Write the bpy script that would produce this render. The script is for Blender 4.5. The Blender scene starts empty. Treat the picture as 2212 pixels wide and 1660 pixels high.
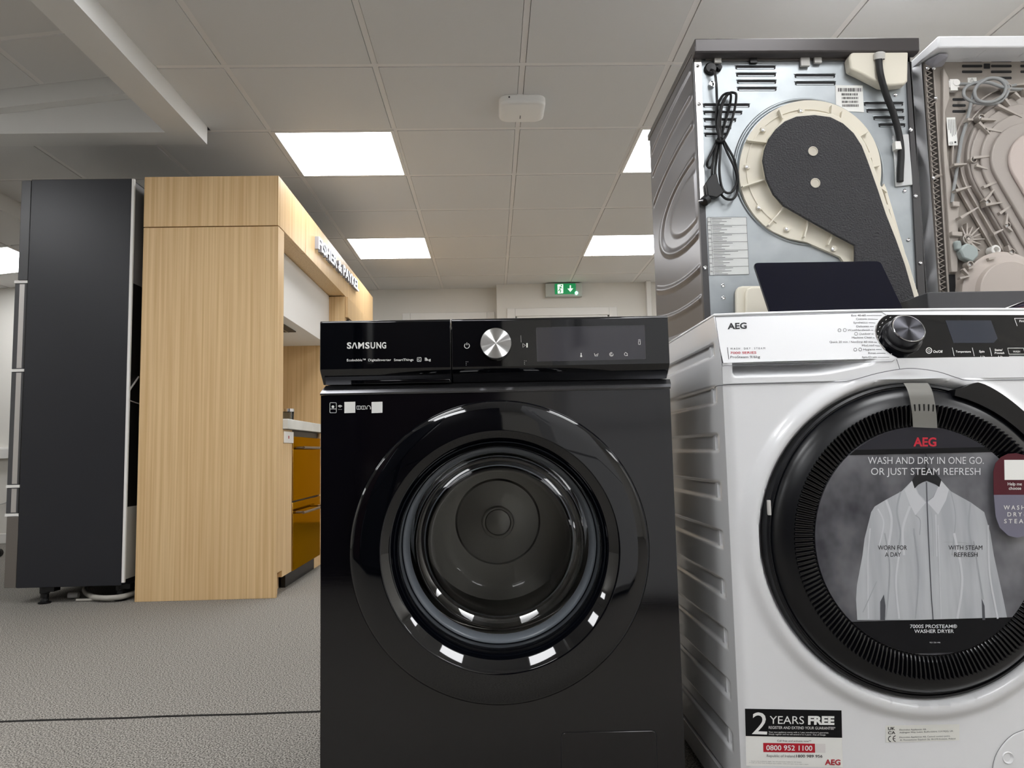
import bpy, bmesh, math, random
from mathutils import Vector, Matrix, noise
random.seed(7)
C = bpy.context.scene.collection
SC = bpy.context.scene
PI = math.pi
# ------------------------------------------------------------------ camera, world, exposure
F_PX, PITCH, YAW, ROLL, CZ = 1597.39, 0.0909151, 0.0287311, -0.0215122, 0.62
fw = Vector((math.sin(YAW) * math.cos(PITCH), math.cos(YAW) * math.cos(PITCH), math.sin(PITCH)))
r0 = Vector((math.cos(YAW), -math.sin(YAW), 0))
u0 = r0.cross(fw)
rt = r0 * math.cos(ROLL) + u0 * math.sin(ROLL)
up = u0 * math.cos(ROLL) - r0 * math.sin(ROLL)
cam = bpy.data.cameras.new('camera')
cam.sensor_fit = 'HORIZONTAL'
cam.sensor_width = 36
cam.lens = F_PX / 2212 * 36
cam.clip_start = 0.02
camo = bpy.data.objects.new('camera', cam)
C.objects.link(camo)
m3 = Matrix((rt, up, -fw)).transposed()
camo.matrix_world = Matrix.Translation((0, 0, CZ)) @ m3.to_4x4()
SC.camera = camo
w = bpy.data.worlds.new('world')
SC.world = w
w.use_nodes = True
w.node_tree.nodes['Background'].inputs[0].default_value = (0.75, 0.78, 0.85, 1)
w.node_tree.nodes['Background'].inputs[1].default_value = 0.25
SC.view_settings.view_transform = 'Standard'
SC.view_settings.look = 'None'
SC.view_settings.gamma = 1
SC.view_settings.use_curve_mapping = False
SC.view_settings.exposure = 1.12
LAMP = 6.0
SC.cycles.max_bounces = 10
SC.cycles.transparent_max_bounces = 12
SC.cycles.sample_clamp_indirect = 6
SC.cycles.use_denoising = True

# ------------------------------------------------------------------ helpers
def ray(x, y):
    return fw + rt * ((x - 1106) / F_PX) - up * ((y - 830) / F_PX)
def P(x, y, F, e=0.0):                     # where the sight line through a point of the photo meets a surface y = F(x, z)
    r = ray(x, y)
    if not callable(F):
        p = r * (F / r.y)
    else:
        Y = 1.3
        for _ in range(14):
            p = r * (Y / r.y)
            Y = F(p.x, p.z)
        p = r * (Y / r.y)
    p = p * (1 - 0.5 * e)
    return Vector((p.x, p.y, p.z + CZ))
def PX(x, y, X):
    r = ray(x, y); p = r * (X / r.x)
    return Vector((p.x, p.y, p.z + CZ))
def PZ(x, y, Z):
    r = ray(x, y); p = r * ((Z - CZ) / r.z)
    return Vector((p.x, p.y, p.z + CZ))

def lin(c):
    c = c / 255
    return c / 12.92 if c <= 0.04045 else ((c + 0.055) / 1.055) ** 2.4
MATS = {}
def mat(name, col, rough=0.5, metal=0.0, ior=1.45, coat=0.0, bump=None, mix=None, emit=0, aniso=0, alpha=None, tint=None, spec=0.5):
    if name in MATS: return MATS[name]
    m = bpy.data.materials.new(name)
    m.use_nodes = True
    n = m.node_tree; N = n.nodes; L = n.links
    b = N['Principled BSDF']
    rgb = [lin(c) for c in col]
    b.inputs['Base Color'].default_value = (*rgb, 1)
    b.inputs['Roughness'].default_value = rough
    b.inputs['Metallic'].default_value = metal
    b.inputs['IOR'].default_value = ior
    b.inputs['Coat Weight'].default_value = coat
    b.inputs['Coat Roughness'].default_value = 0.05
    b.inputs['Specular IOR Level'].default_value = spec
    if emit:
        b.inputs['Emission Color'].default_value = (*rgb, 1)
        b.inputs['Emission Strength'].default_value = emit
    if tint: b.inputs['Specular Tint'].default_value = (*[lin(c) for c in tint], 1)
    if alpha is not None: b.inputs['Alpha'].default_value = alpha
    tc = N.new('ShaderNodeTexCoord')
    if mix:                                  # (colour2, scale xyz, detail, low, high)
        mp = N.new('ShaderNodeMapping'); mp.inputs['Scale'].default_value = mix[1]
        L.new(tc.outputs['Object'], mp.inputs['Vector'])
        nz = N.new('ShaderNodeTexNoise'); nz.inputs['Scale'].default_value = 1; nz.inputs['Detail'].default_value = mix[2]
        L.new(mp.outputs['Vector'], nz.inputs['Vector'])
        cr = N.new('ShaderNodeValToRGB')
        cr.color_ramp.elements[0].position = mix[3]; cr.color_ramp.elements[1].position = mix[4]
        cr.color_ramp.elements[0].color = (*rgb, 1)
        cr.color_ramp.elements[1].color = (*[lin(c) for c in mix[0]], 1)
        L.new(nz.outputs['Fac'], cr.inputs['Fac'])
        L.new(cr.outputs['Color'], b.inputs['Base Color'])
    if bump:                                 # (scale, strength, distance)
        nz = N.new('ShaderNodeTexNoise'); nz.inputs['Scale'].default_value = 1; nz.inputs['Detail'].default_value = 3
        mp = N.new('ShaderNodeMapping')
        s = bump[0]
        mp.inputs['Scale'].default_value = s if isinstance(s, tuple) else (s, s, s)
        L.new(tc.outputs['Object'], mp.inputs['Vector'])
        L.new(mp.outputs['Vector'], nz.inputs['Vector'])
        bp = N.new('ShaderNodeBump'); bp.inputs['Strength'].default_value = bump[1]; bp.inputs['Distance'].default_value = bump[2]
        L.new(nz.outputs['Fac'], bp.inputs['Height'])
        L.new(bp.outputs['Normal'], b.inputs['Normal'])
    if aniso:
        tg = N.new('ShaderNodeTangent'); tg.direction_type = 'RADIAL'; tg.axis = 'Y'
        L.new(tg.outputs['Tangent'], b.inputs['Tangent'])
        b.inputs['Anisotropic'].default_value = aniso
    MATS[name] = m
    return m
def thin_glass(name, tint, rough=0.0, ior=1.5, refl=1.0):
    m = bpy.data.materials.new(name); m.use_nodes = True
    n = m.node_tree; N = n.nodes; L = n.links
    N.remove(N['Principled BSDF'])
    tr = N.new('ShaderNodeBsdfTransparent'); tr.inputs[0].default_value = (*[lin(c) for c in tint], 1)
    gl = N.new('ShaderNodeBsdfGlossy'); gl.inputs['Roughness'].default_value = rough
    fr = N.new('ShaderNodeFresnel'); fr.inputs['IOR'].default_value = ior
    mx = N.new('ShaderNodeMixShader')
    L.new(fr.outputs[0], mx.inputs[0]); L.new(tr.outputs[0], mx.inputs[1]); L.new(gl.outputs[0], mx.inputs[2])
    L.new(mx.outputs[0], N['Material Output'].inputs['Surface'])
    return m

_txt = {}
def text_mesh(s, bold):
    k = (s, bold)
    if k in _txt: return _txt[k]
    cu = bpy.data.curves.new('t', 'FONT'); cu.body = s; cu.offset = bold; cu.resolution_u = 3
    o = bpy.data.objects.new('t', cu); C.objects.link(o)
    dg = bpy.context.evaluated_depsgraph_get()
    me = o.evaluated_get(dg).to_mesh()
    vs = [v.co.copy() for v in me.vertices]; fs = [tuple(p.vertices) for p in me.polygons]
    o.evaluated_get(dg).to_mesh_clear()
    bpy.data.objects.remove(o); bpy.data.curves.remove(cu)
    _txt[k] = (vs, fs)
    return vs, fs

class MB:
    def __init__(s): s.v = []; s.f = []; s.m = []
    def add(s, vs, fs, m=0):
        b = len(s.v); s.v += [Vector(v) for v in vs]
        for f in fs: s.f.append(tuple(b + i for i in f)); s.m.append(m)
        return s
    def box(s, x0, y0, z0, x1, y1, z1, m=0):
        vs = [(x, y, z) for x in (x0, x1) for y in (y0, y1) for z in (z0, z1)]
        return s.add(vs, [(0, 1, 3, 2), (4, 6, 7, 5), (0, 4, 5, 1), (2, 3, 7, 6), (0, 2, 6, 4), (1, 5, 7, 3)], m)
    def prism(s, pts, vec, m=0):
        pts = [Vector(p) for p in pts]; n = len(pts); vec = Vector(vec)
        fs = [tuple(range(n)), tuple(range(2 * n - 1, n - 1, -1))] + [(i, (i + 1) % n, n + (i + 1) % n, n + i) for i in range(n)]
        return s.add(pts + [p + vec for p in pts], fs, m)
    def poly(s, pts, m=0): return s.add(pts, [tuple(range(len(pts)))], m)
    def tube(s, path, r, seg=8, closed=False, m=0):
        path = [Vector(p) for p in path]; n = len(path); vs = []; ref = None
        for i, p in enumerate(path):
            a = path[i - 1] if (i or closed) else p
            b = path[(i + 1) % n] if (i < n - 1 or closed) else p
            t = (b - a).normalized()
            if ref is None: ref = Vector((0, 0, 1)) if abs(t.z) < 0.9 else Vector((1, 0, 0))
            e1 = (ref - t * ref.dot(t)).normalized(); e2 = t.cross(e1); ref = e1
            rr = r[i] if isinstance(r, (list, tuple)) else r
            vs += [p + (e1 * math.cos(2 * PI * k / seg) + e2 * math.sin(2 * PI * k / seg)) * rr for k in range(seg)]
        fs = []
        for i in range(n if closed else n - 1):
            for k in range(seg):
                j = (i + 1) % n
                fs.append((i * seg + k, i * seg + (k + 1) % seg, j * seg + (k + 1) % seg, j * seg + k))
        if not closed: fs += [tuple(range(seg - 1, -1, -1)), tuple((n - 1) * seg + k for k in range(seg))]
        return s.add(vs, fs, m)
    def lathe(s, prof, c, axis=(0, -1, 0), n=96, m=0, a0=0, a1=2 * PI):     # profile (r, d): d along the axis
        c = Vector(c); ax = Vector(axis).normalized()
        e1 = Vector((1, 0, 0)) if abs(ax.x) < 0.9 else Vector((0, 0, 1))
        e1 = (e1 - ax * e1.dot(ax)).normalized(); e2 = ax.cross(e1)
        full = abs(a1 - a0 - 2 * PI) < 1e-6; nn = n if full else n + 1
        vs = []
        for r, d in prof:
            for k in range(nn):
                a = a0 + (a1 - a0) * k / n
                vs.append(c + ax * d + (e1 * math.cos(a) + e2 * math.sin(a)) * max(r, 1e-5))
        fs = []
        for i in range(len(prof) - 1):
            for k in range(n):
                k2 = (k + 1) % nn
                fs.append((i * nn + k, i * nn + k2, (i + 1) * nn + k2, (i + 1) * nn + k))
        return s.add(vs, fs, m)
    def cyl(s, c, axis, r, h, n=24, m=0, r2=None):
        r2 = r if r2 is None else r2
        return s.lathe([(0, 0), (r, 0), (r2, h), (0, h)], c, axis, n, m)
    def grid(s, fn, nu, nv, m=0):
        vs = [fn(i / nu, j / nv) for j in range(nv + 1) for i in range(nu + 1)]
        fs = [(j * (nu + 1) + i, j * (nu + 1) + i + 1, (j + 1) * (nu + 1) + i + 1, (j + 1) * (nu + 1) + i) for j in range(nv) for i in range(nu)]
        return s.add(vs, fs, m)
    # flat prints on a surface F, given where the photo shows them
    def dpoly(s, pts, F, m=0, e=0.0006): return s.poly([P(x, y, F, e) for x, y in pts], m)
    def dline(s, pts, wd, F, m=0, e=0.0007, closed=False):
        if callable(F):                                  # follow a curved surface
            q = []
            for a, b in zip(pts, pts[1:] + (pts[:1] if closed else [])):
                n = max(1, int(math.hypot(b[0] - a[0], b[1] - a[1]) / 14)); q += [(a[0] + (b[0] - a[0]) * k / n, a[1] + (b[1] - a[1]) * k / n) for k in range(n)]
            pts = q if closed else q + [pts[-1]]
        n = len(pts); vs = []
        for i, (x, y) in enumerate(pts):
            a = pts[i - 1] if (i or closed) else pts[i]; b = pts[(i + 1) % n] if (i < n - 1 or closed) else pts[i]
            dx, dy = b[0] - a[0], b[1] - a[1]; l = math.hypot(dx, dy) or 1
            vs += [P(x - dy / l * wd / 2, y + dx / l * wd / 2, F, e), P(x + dy / l * wd / 2, y - dx / l * wd / 2, F, e)]
        fs = [(2 * i, 2 * i + 1, (2 * i + 3) % (2 * n), (2 * i + 2) % (2 * n)) for i in range(n if closed else n - 1)]
        return s.add(vs, fs, m)
    def dcirc(s, x, y, r, F, m=0, e=0.0006, n=24, ry=None):
        return s.dpoly([(x + r * math.cos(2 * PI * k / n), y + (ry or r) * math.sin(2 * PI * k / n)) for k in range(n)], F, m, e)
    def dring(s, x, y, r, wd, F, m=0, e=0.0007, n=28, a0=0, a1=360):
        pts = [(x + r * math.cos(math.radians(a0 + (a1 - a0) * k / n)), y + r * math.sin(math.radians(a0 + (a1 - a0) * k / n))) for k in range(n + (a1 - a0 < 360))]
        return s.dline(pts, wd, F, m, e, closed=a1 - a0 >= 360)
    def dtext(s, t, x0, y0, x1, y1, F, m=0, h=None, bold=0.0, e=0.0008, upv=None, PF=None, shear=0):
        vs, fs = text_mesh(t, bold)
        tx0 = min(v.x for v in vs); tx1 = max(v.x for v in vs)
        dx, dy = x1 - x0, y1 - y0; l = math.hypot(dx, dy); k = l / (tx1 - tx0)
        if upv is None: upv = (dy / l, -dx / l)
        hs = k if h is None else h / 0.70
        out = []
        for v in vs:
            a = (v.x - tx0) / (tx1 - tx0)
            px = x0 + dx * a + upv[0] * v.y * hs + shear * v.y * hs; py = y0 + dy * a + upv[1] * v.y * hs
            out.append(PF(px, py) if PF else P(px, py, F, e))
        return s.add(out, fs, m)
    def build(s, name, mats, parent=None, bevel=0, seg=2, smooth=True, angle=35, recalc=True, sub=0, tri=False):
        me = bpy.data.meshes.new(name)
        org = parent.matrix_world.translation if parent is None else ORG[parent.name]
        me.from_pydata([tuple(v - org) for v in s.v], [], s.f)
        if not isinstance(mats, (list, tuple)): mats = [mats]
        for m in mats: me.materials.append(m)
        if len(mats) > 1: me.polygons.foreach_set('material_index', s.m)
        if recalc:
            bm = bmesh.new(); bm.from_mesh(me); bmesh.ops.recalc_face_normals(bm, faces=bm.faces); bm.to_mesh(me); bm.free()
        if smooth:
            me.polygons.foreach_set('use_smooth', [True] * len(me.polygons))
            me.set_sharp_from_angle(angle=math.radians(angle))
        me.update()
        o = bpy.data.objects.new(name, me); C.objects.link(o)
        o.parent = parent
        ORG[o.name] = org
        if bevel:
            b = o.modifiers.new('bevel', 'BEVEL'); b.width = bevel; b.segments = seg; b.limit_method = 'ANGLE'; b.angle_limit = math.radians(40)
        return o
    def top(s, name, mats, loc, label, cat, group=None, **k):            # a thing that is one mesh
        ORG['_t'] = Vector(loc)
        class _P: pass
        me_parent = _P(); me_parent.name = '_t'
        par = bpy.data.objects.new('_tmp', None); ORG[par.name] = Vector(loc)
        o = s.build(name, mats, par, **k); o.parent = None; o.location = loc
        bpy.data.objects.remove(par)
        tag(o, label, cat, group)
        return o
ORG = {}
def tag(o, label, cat, group=None):
    o['label'] = label; o['category'] = cat
    if group: o['group'] = group
def thing(name, label, cat, loc, group=None):
    o = bpy.data.objects.new(name, None); C.objects.link(o); o.location = loc; o.empty_display_size = 0.05
    ORG[o.name] = Vector(loc); tag(o, label, cat, group)
    return o
def struct(name, mb, mats, **k):
    par = bpy.data.objects.new('_tmp', None); ORG[par.name] = Vector((0, 0, 0))
    o = mb.build(name, mats, par, **k); o.parent = None
    bpy.data.objects.remove(par)
    o['kind'] = 'structure'
    return o
def rrect(x0, y0, x1, y1, r, n=5):
    pts = []
    for cx, cy, a in ((x1 - r, y1 - r, 0), (x0 + r, y1 - r, 90), (x0 + r, y0 + r, 180), (x1 - r, y0 + r, 270)):
        pts += [(cx + r * math.cos(math.radians(a + 90 * k / n)), cy + r * math.sin(math.radians(a + 90 * k / n))) for k in range(n + 1)]
    return pts
def spline(pts, n=8, closed=False):
    pts = [Vector(p) for p in pts]; out = []; N = len(pts)
    g = (lambda i: pts[i % N]) if closed else (lambda i: pts[max(0, min(N - 1, i))])
    for i in range(N if closed else N - 1):
        a, b, c, d = g(i - 1), g(i), g(i + 1), g(i + 2)
        for k in range(n):
            t = k / n
            out.append(0.5 * ((2 * b) + (c - a) * t + (2 * a - 5 * b + 4 * c - d) * t * t + (3 * b - a - 3 * c + d) * t ** 3))
    if not closed: out.append(pts[-1])
    return out
def zc(ox, oy, k): return lambda u, v: (ox + u / k, oy + v / k)
def grooves(R, d, n):                      # fine turned circles on a metal cap
    pr = []; p = R / n; A = p * 0.5 / (2 * PI)
    for k in range(n * 6, 3, -1):
        r = p * k / 6; pr.append((r, d + A * math.sin(2 * PI * k / 6)))
    return pr + [(0, d)]
def sm(a, b, x):
    t = max(0, min(1, (x - a) / (b - a))); return t * t * (3 - 2 * t)

# ------------------------------------------------------------------ materials
M_tile = mat('ceiling_tile', (228, 228, 227), 0.9, bump=(260, 0.12, 0.002))
M_bar = mat('ceiling_bar', (240, 238, 236), 0.6)
M_gap = mat('shadow_gap', (82, 79, 75), 0.9)
M_wall = mat('wall_paint', (230, 227, 220), 0.85)
M_beam = mat('beam_paint', (232, 232, 230), 0.8)
M_carpet = mat('carpet', (64, 62, 59), 0.97, mix=((184, 179, 171), (280, 280, 280), 2, 0.36, 0.66), bump=(260, 0.15, 0.003), spec=0.1)
M_seam = mat('carpet_seam', (34, 32, 30), 0.95)
M_white = mat('white_trim', (236, 234, 230), 0.45)
M_light = mat('lamp_diffuser', (250, 251, 253), 0.5, emit=LAMP)
M_oak = mat('oak', (209, 173, 124), 0.45, mix=((228, 197, 150), (105, 105, 1.3), 10, 0.34, 0.66))
M_oakd = mat('oak_edge', (150, 118, 76), 0.6)
M_fblack = mat('fridge_black', (37, 38, 43), 0.36)
M_black = mat('black_plastic', (14, 14, 16), 0.4)
M_gblack = mat('black_gloss', (4, 5, 9), 0.035, ior=1.66)
M_pgrey = mat('pale_grey', (196, 194, 190), 0.5)
M_steel = mat('steel', (178, 180, 182), 0.28, 1.0)
M_chrome = mat('chrome', (225, 225, 228), 0.1, 1.0)
M_sstain = mat('black_stainless', (6, 5, 10), 0.085, ior=1.66, bump=((3, 3, 900), 0.02, 0.0006))
M_ink = mat('ink', (18, 18, 22), 0.6)
M_ingrey = mat('ink_grey', (105, 105, 108), 0.6)
M_wprint = mat('white_print', (225, 225, 222), 0.5)
M_red = mat('red_print', (176, 26, 44), 0.5)
M_paper = mat('paper', (238, 238, 234), 0.5)

# ------------------------------------------------------------------ room
CE = 1.569 + CZ
GX, GY = -1.0458, 2.8810                   # a corner of the ceiling grid
fl = MB()
fl.box(-5.3, -3.2, -0.1, 3.6, 1.868, 0); fl.box(-5.3, 1.874, -0.1, 3.6, 7.3, 0)
struct('floor', fl, M_carpet)
sm_ = MB(); sm_.tube([(-5.3 + 0.1 * i, 1.871 + 0.0012 * math.sin(i * 1.7) + 0.001 * math.sin(i * 4.1), -0.001) for i in range(89)], 0.0042, 6)
struct('trim_1', sm_, M_seam)
lights = {}
for i in range(-1, 3):
    for j in (-8, -6, -4, -2, 1, 4):  # some unseen nearer rows are added to even out the light
        lights[(i * 3, j)] = 1
def in_main(x, y):                         # middle of a ceiling tile that belongs to the flat ceiling
    if x > -1.323: return True
    return y > 3.43 and x > -2.84
ce = MB(); bar = MB(); gap = MB()
LIGHTS = []
for i in range(-4, 8):
    for j in range(-10, 8):
        x0, y0 = GX + 0.6 * i, GY + 0.6 * j
        x1, y1 = x0 + 0.6, y0 + 0.6
        cx, cy = x0 + 0.3, y0 + 0.3
        if y0 > 7.0 or x0 > 3.5 or y1 < -3.2: continue
        if not (in_main(x0 + 0.01, cy) or in_main(x1 - 0.01, cy) or in_main(x1 - .01, y1 - .01)): continue
        if lights.get((i, j)) and x0 > -1.3:
            LIGHTS.append((x0, y0, CE)); continue
        a0, a1, b0, b1 = x0 + 0.0135, x1 - 0.0135, y0 + 0.0135, y1 - 0.0135
        if cy < 3.43: a0 = max(a0, -1.324)
        else: a0 = max(a0, -2.835)
        if x0 < -1.4 and cy < 3.43 and b1 > 3.45: ce.box(x0 + .015, 3.43, CE, -1.325, b1, CE + .012)
        if a1 - a0 < 0.02 or b1 - b0 < 0.02: continue
        ce.box(a0, b0, CE, a1, b1, CE + 0.012)
for i in range(-3, 8):
    x = GX + 0.6 * i
    bar.box(x - 0.0115, 3.43 if x < -1.3 else -3.2, CE + 0.003, x + 0.0115, 7.05, CE + 0.016)
for j in range(-10, 8):
    y = GY + 0.6 * j
    bar.box(-2.84 if y > 3.43 else -1.32, y - 0.0125, CE + 0.0025, 3.6, y + 0.0125, CE + 0.0165)
gap.box(-1.32, -3.2, CE + 0.0175, 3.6, 7.05, CE + 0.05); gap.box(-2.84, 3.43, CE + 0.0175, -1.32, 7.05, CE + 0.05)
struct('ceiling', ce, M_tile, smooth=False)
struct('trim_2', bar, M_bar, smooth=False)
struct('ceiling_backing', gap, M_gap, smooth=False)
# dropped beams and sloping ceiling on the left
bm_ = MB()
ZB = 1.481 + CZ
bm_.box(-1.46, -3.2, ZB, -1.323, 3.425, 2.45)
bm_.box(-5.3, 3.289, ZB, -1.46, 3.425, 2.45)
struct('trim_3', bm_, M_beam, smooth=False)
zL = lambda x: 1.640 + 0.115 * (x + 1.63) + CZ
zA = lambda x: zL(x) + 0.085
st = MB()
st.prism([(-5.3, 3.238, zL(-5.3)), (-1.46, 3.238, zL(-1.46)), (-1.46, 3.238, zL(-1.46) + 0.12), (-5.3, 3.238, zL(-5.3) + 0.12)], (0, 0.051, 0))
struct('trim_4', st, M_beam, smooth=False)
sl = MB(); slb = MB()
LIT = {(2, 2): 1, (2, 5): 1, (5, 2): 1, (5, 5): 1}  # unseen panels added to brighten the dark left side of the room
for i in range(7):
    xb = -1.986 - 0.6 * i; xa = -1.46 if i == 0 else xb + 0.6
    for j in range(12):
        ya = 3.238 if j == 0 else 2.881 - 0.6 * (j - 1); yb = 2.881 - 0.6 * j
        if (i, j) in LIT: LIGHTS.append((xb, yb, 'A')); continue
        ea = 0 if i == 0 else .0135; eb = .0 if j == 0 else .0135
        sl.prism([(xa - ea, ya - eb - .003, zA(xa - ea)), (xa - ea, yb + .0135, zA(xa - ea)), (xb + .0135, yb + .0135, zA(xb + .0135)), (xb + .0135, ya - eb - .003, zA(xb + .0135))], (0, 0, 0.012))
slb.prism([(-5.3, 3.24, zA(-5.3) + .004), (-5.3, -3.2, zA(-5.3) + .004), (-1.46, -3.2, zA(-1.46) + .004), (-1.46, 3.24, zA(-1.46) + .004)], (0, 0, 0.03))
struct('ceiling_sloped', sl, M_tile, smooth=False)
struct('trim_5', slb, M_bar, smooth=False)
zS = lambda x: 1.469 + 0.1 * (x + 2.84) + CZ
sb = MB()
sb.box(-2.85, 3.43, zS(-2.84), -2.84, 7.05, CE + 0.05)
sb.box(-5.3, 3.415, 1.1 + CZ, -2.84, 3.43, CE + 0.05)
struct('trim_6', sb, M_beam, smooth=False)
s2 = MB()
for i in range(5):
    xa, xb = -2.8502 - 0.3398 * (i > 0) - 0.6 * max(0, i - 1), -3.19 - 0.6 * i
    for j in range(7):
        ya = 3.43 if j == 0 else 3.70 + 0.6 * (j - 1); yb = 3.70 + 0.6 * j
        if i == 1 and j == 3: continue
        xq = xa - .01 * (i > 0)
        s2.prism([(xq, ya + .01, zS(xq)), (xb + .01, ya + .01, zS(xb)), (xb + .01, yb - .01, zS(xb)), (xq, yb - .01, zS(xq))], (0, 0, 0.012))
s2.prism([(-2.8502, 3.431, zS(-2.8502) + .006), (-5.3, 3.43, zS(-5.3) + .006), (-5.3, 7.05, zS(-5.3) + .006), (-2.8502, 7.05, zS(-2.8502) + .006)], (0, 0, 0.02))
struct('ceiling_rear_sloped', s2, M_tile, smooth=False)
LIGHTS.append((-3.79, 4.90, None))
# walls
wl = MB(); wl.box(-2.45, 7.0, 0, 0.07, 7.2, CE + 0.05); struct('wall_back', wl, M_wall)
wl = MB(); wl.box(0.07, 6.85, 0, 3.6, 7.2, CE + 0.05); struct('wall_back_right', wl, M_wall)
wl = MB(); wl.box(-5.3, 5.86, 0, -2.45, 6.0, CE + 0.05); wl.box(-2.6, 6.0, 0, -2.45, 7.2, CE + 0.05); struct('wall_back_left', wl, M_wall)
wl = MB(); wl.box(3.4, -3.2, 0, 3.6, 7.0, CE + 0.05); struct('wall_right', wl, M_wall)
wl = MB(); wl.box(-5.4, -3.2, 0, -5.2, 7.0, CE + 0.05); struct('wall_left', wl, M_wall)
wl = MB(); wl.box(-5.4, -3.3, 0, 3.6, -3.1, CE + 0.05); struct('wall_front', wl, M_wall)
bs = MB(); bs.box(-5.2, 5.845, 0, -2.45, 5.86, 0.075); struct('baseboard_back', bs, M_white, bevel=0.004)
tr = MB(); tr.box(1.475, 6.79, 0, 1.52, 6.85, CE); struct('trim_7', tr, M_white, bevel=0.004)
def door(name, x0, x1, ztop, Y):
    d = MB(); W = 0.075
    d.box(x0, Y - 0.02, 0, x0 + W, Y, ztop); d.box(x1 - W, Y - 0.02, 0, x1, Y, ztop); d.box(x0 + W, Y - 0.02, ztop - W, x1 - W, Y, ztop)
    d.box(x0 + W, Y - 0.012, 0, x0 + W + 0.02, Y, ztop - W); d.box(x1 - W - 0.02, Y - 0.012, 0, x1 - W, Y, ztop - W); d.box(x0 + W, Y - 0.012, ztop - W - 0.02, x1 - W, Y, ztop - W)
    f = struct(name, d, M_white, bevel=0.004)
    l = MB(); l.box(x0 + W + 0.02, Y - 0.006, 0.005, x1 - W - 0.02, Y, ztop - W - 0.02)
    ORG[f.name] = Vector((0, 0, 0))
    l.build('door_leaf', mat('door_veneer', (214, 192, 160), 0.5, mix=((226, 206, 176), (30, 30, 2), 4, .3, .7)), f)
    h = MB(); h.cyl((x1 - W - 0.08, Y - 0.006, 1.0), (0, -1, 0), 0.02, 0.03); h.tube([(x1 - W - 0.08, Y - 0.035, 1.0), (x1 - W - 0.19, Y - 0.035, 1.0)], 0.008)
    h.build('door_handle', M_steel, f)
door('door_1', -0.83, 0.05, 1.335 + CZ, 7.0)
door('door_2', 0.165, 1.20, 1.335 + CZ, 6.85)
# ceiling lights
for n, (x0, y0, z) in enumerate(LIGHTS):
    cx, cy = x0 + 0.3, y0 + 0.3
    sl_ = z is None
    zz = (lambda x: zS(x)) if sl_ else ((lambda x: zA(x)) if z == 'A' else (lambda x: z))
    where = 'over the walkway'
    L_ = thing('ceiling_light', 'square white LED panel light', 'light', (cx, cy, zz(cx)), 'square LED ceiling panels')
    L_['_xy'] = (x0, y0)
    f = MB()
    for (a, b, c, d) in ((0.004, 0.004, 0.596, 0.02), (0.004, 0.58, 0.596, 0.596), (0.004, 0.02, 0.02, 0.58), (0.58, 0.02, 0.596, 0.58)):
        f.prism([(x0 + a, y0 + b, zz(x0 + a) - .002), (x0 + c, y0 + b, zz(x0 + c) - .002), (x0 + c, y0 + d, zz(x0 + c) - .002), (x0 + a, y0 + d, zz(x0 + a) - .002)], (0, 0, 0.012))
    f.build('light_frame', M_white, L_, smooth=False)
    f = MB(); f.prism([(x0 + .02, y0 + .02, zz(x0 + .02)), (x0 + .58, y0 + .02, zz(x0 + .58)), (x0 + .58, y0 + .58, zz(x0 + .58)), (x0 + .02, y0 + .58, zz(x0 + .02))], (0, 0, 0.006))
    f.build('diffuser', M_light, L_, smooth=False)
    k = (round(x0, 1), round(y0, 1))
    lab = {(-1.0, 3.5): 'square LED panel light nearest the oak display corner, largest lit panel in view',
           (-1.0, 5.3): 'square LED panel light beside the far end of the oak header',
           (0.8, 5.3): 'square LED panel light near the back wall, partly behind the grey dryer',
           (0.8, 3.5): 'square LED panel light mostly hidden behind the top of the grey dryer',
           (-3.8, 4.9): 'square LED panel light on the sloped ceiling left of the black fridge'}.get(k)
    L_['label'] = lab or 'unseen square LED panel light in the ceiling outside the frame'
    if lab is None: L_['group'] = 'ceiling panels outside the frame'  # unseen panels, some of them added only as fill light
    del L_['_xy']

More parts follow.
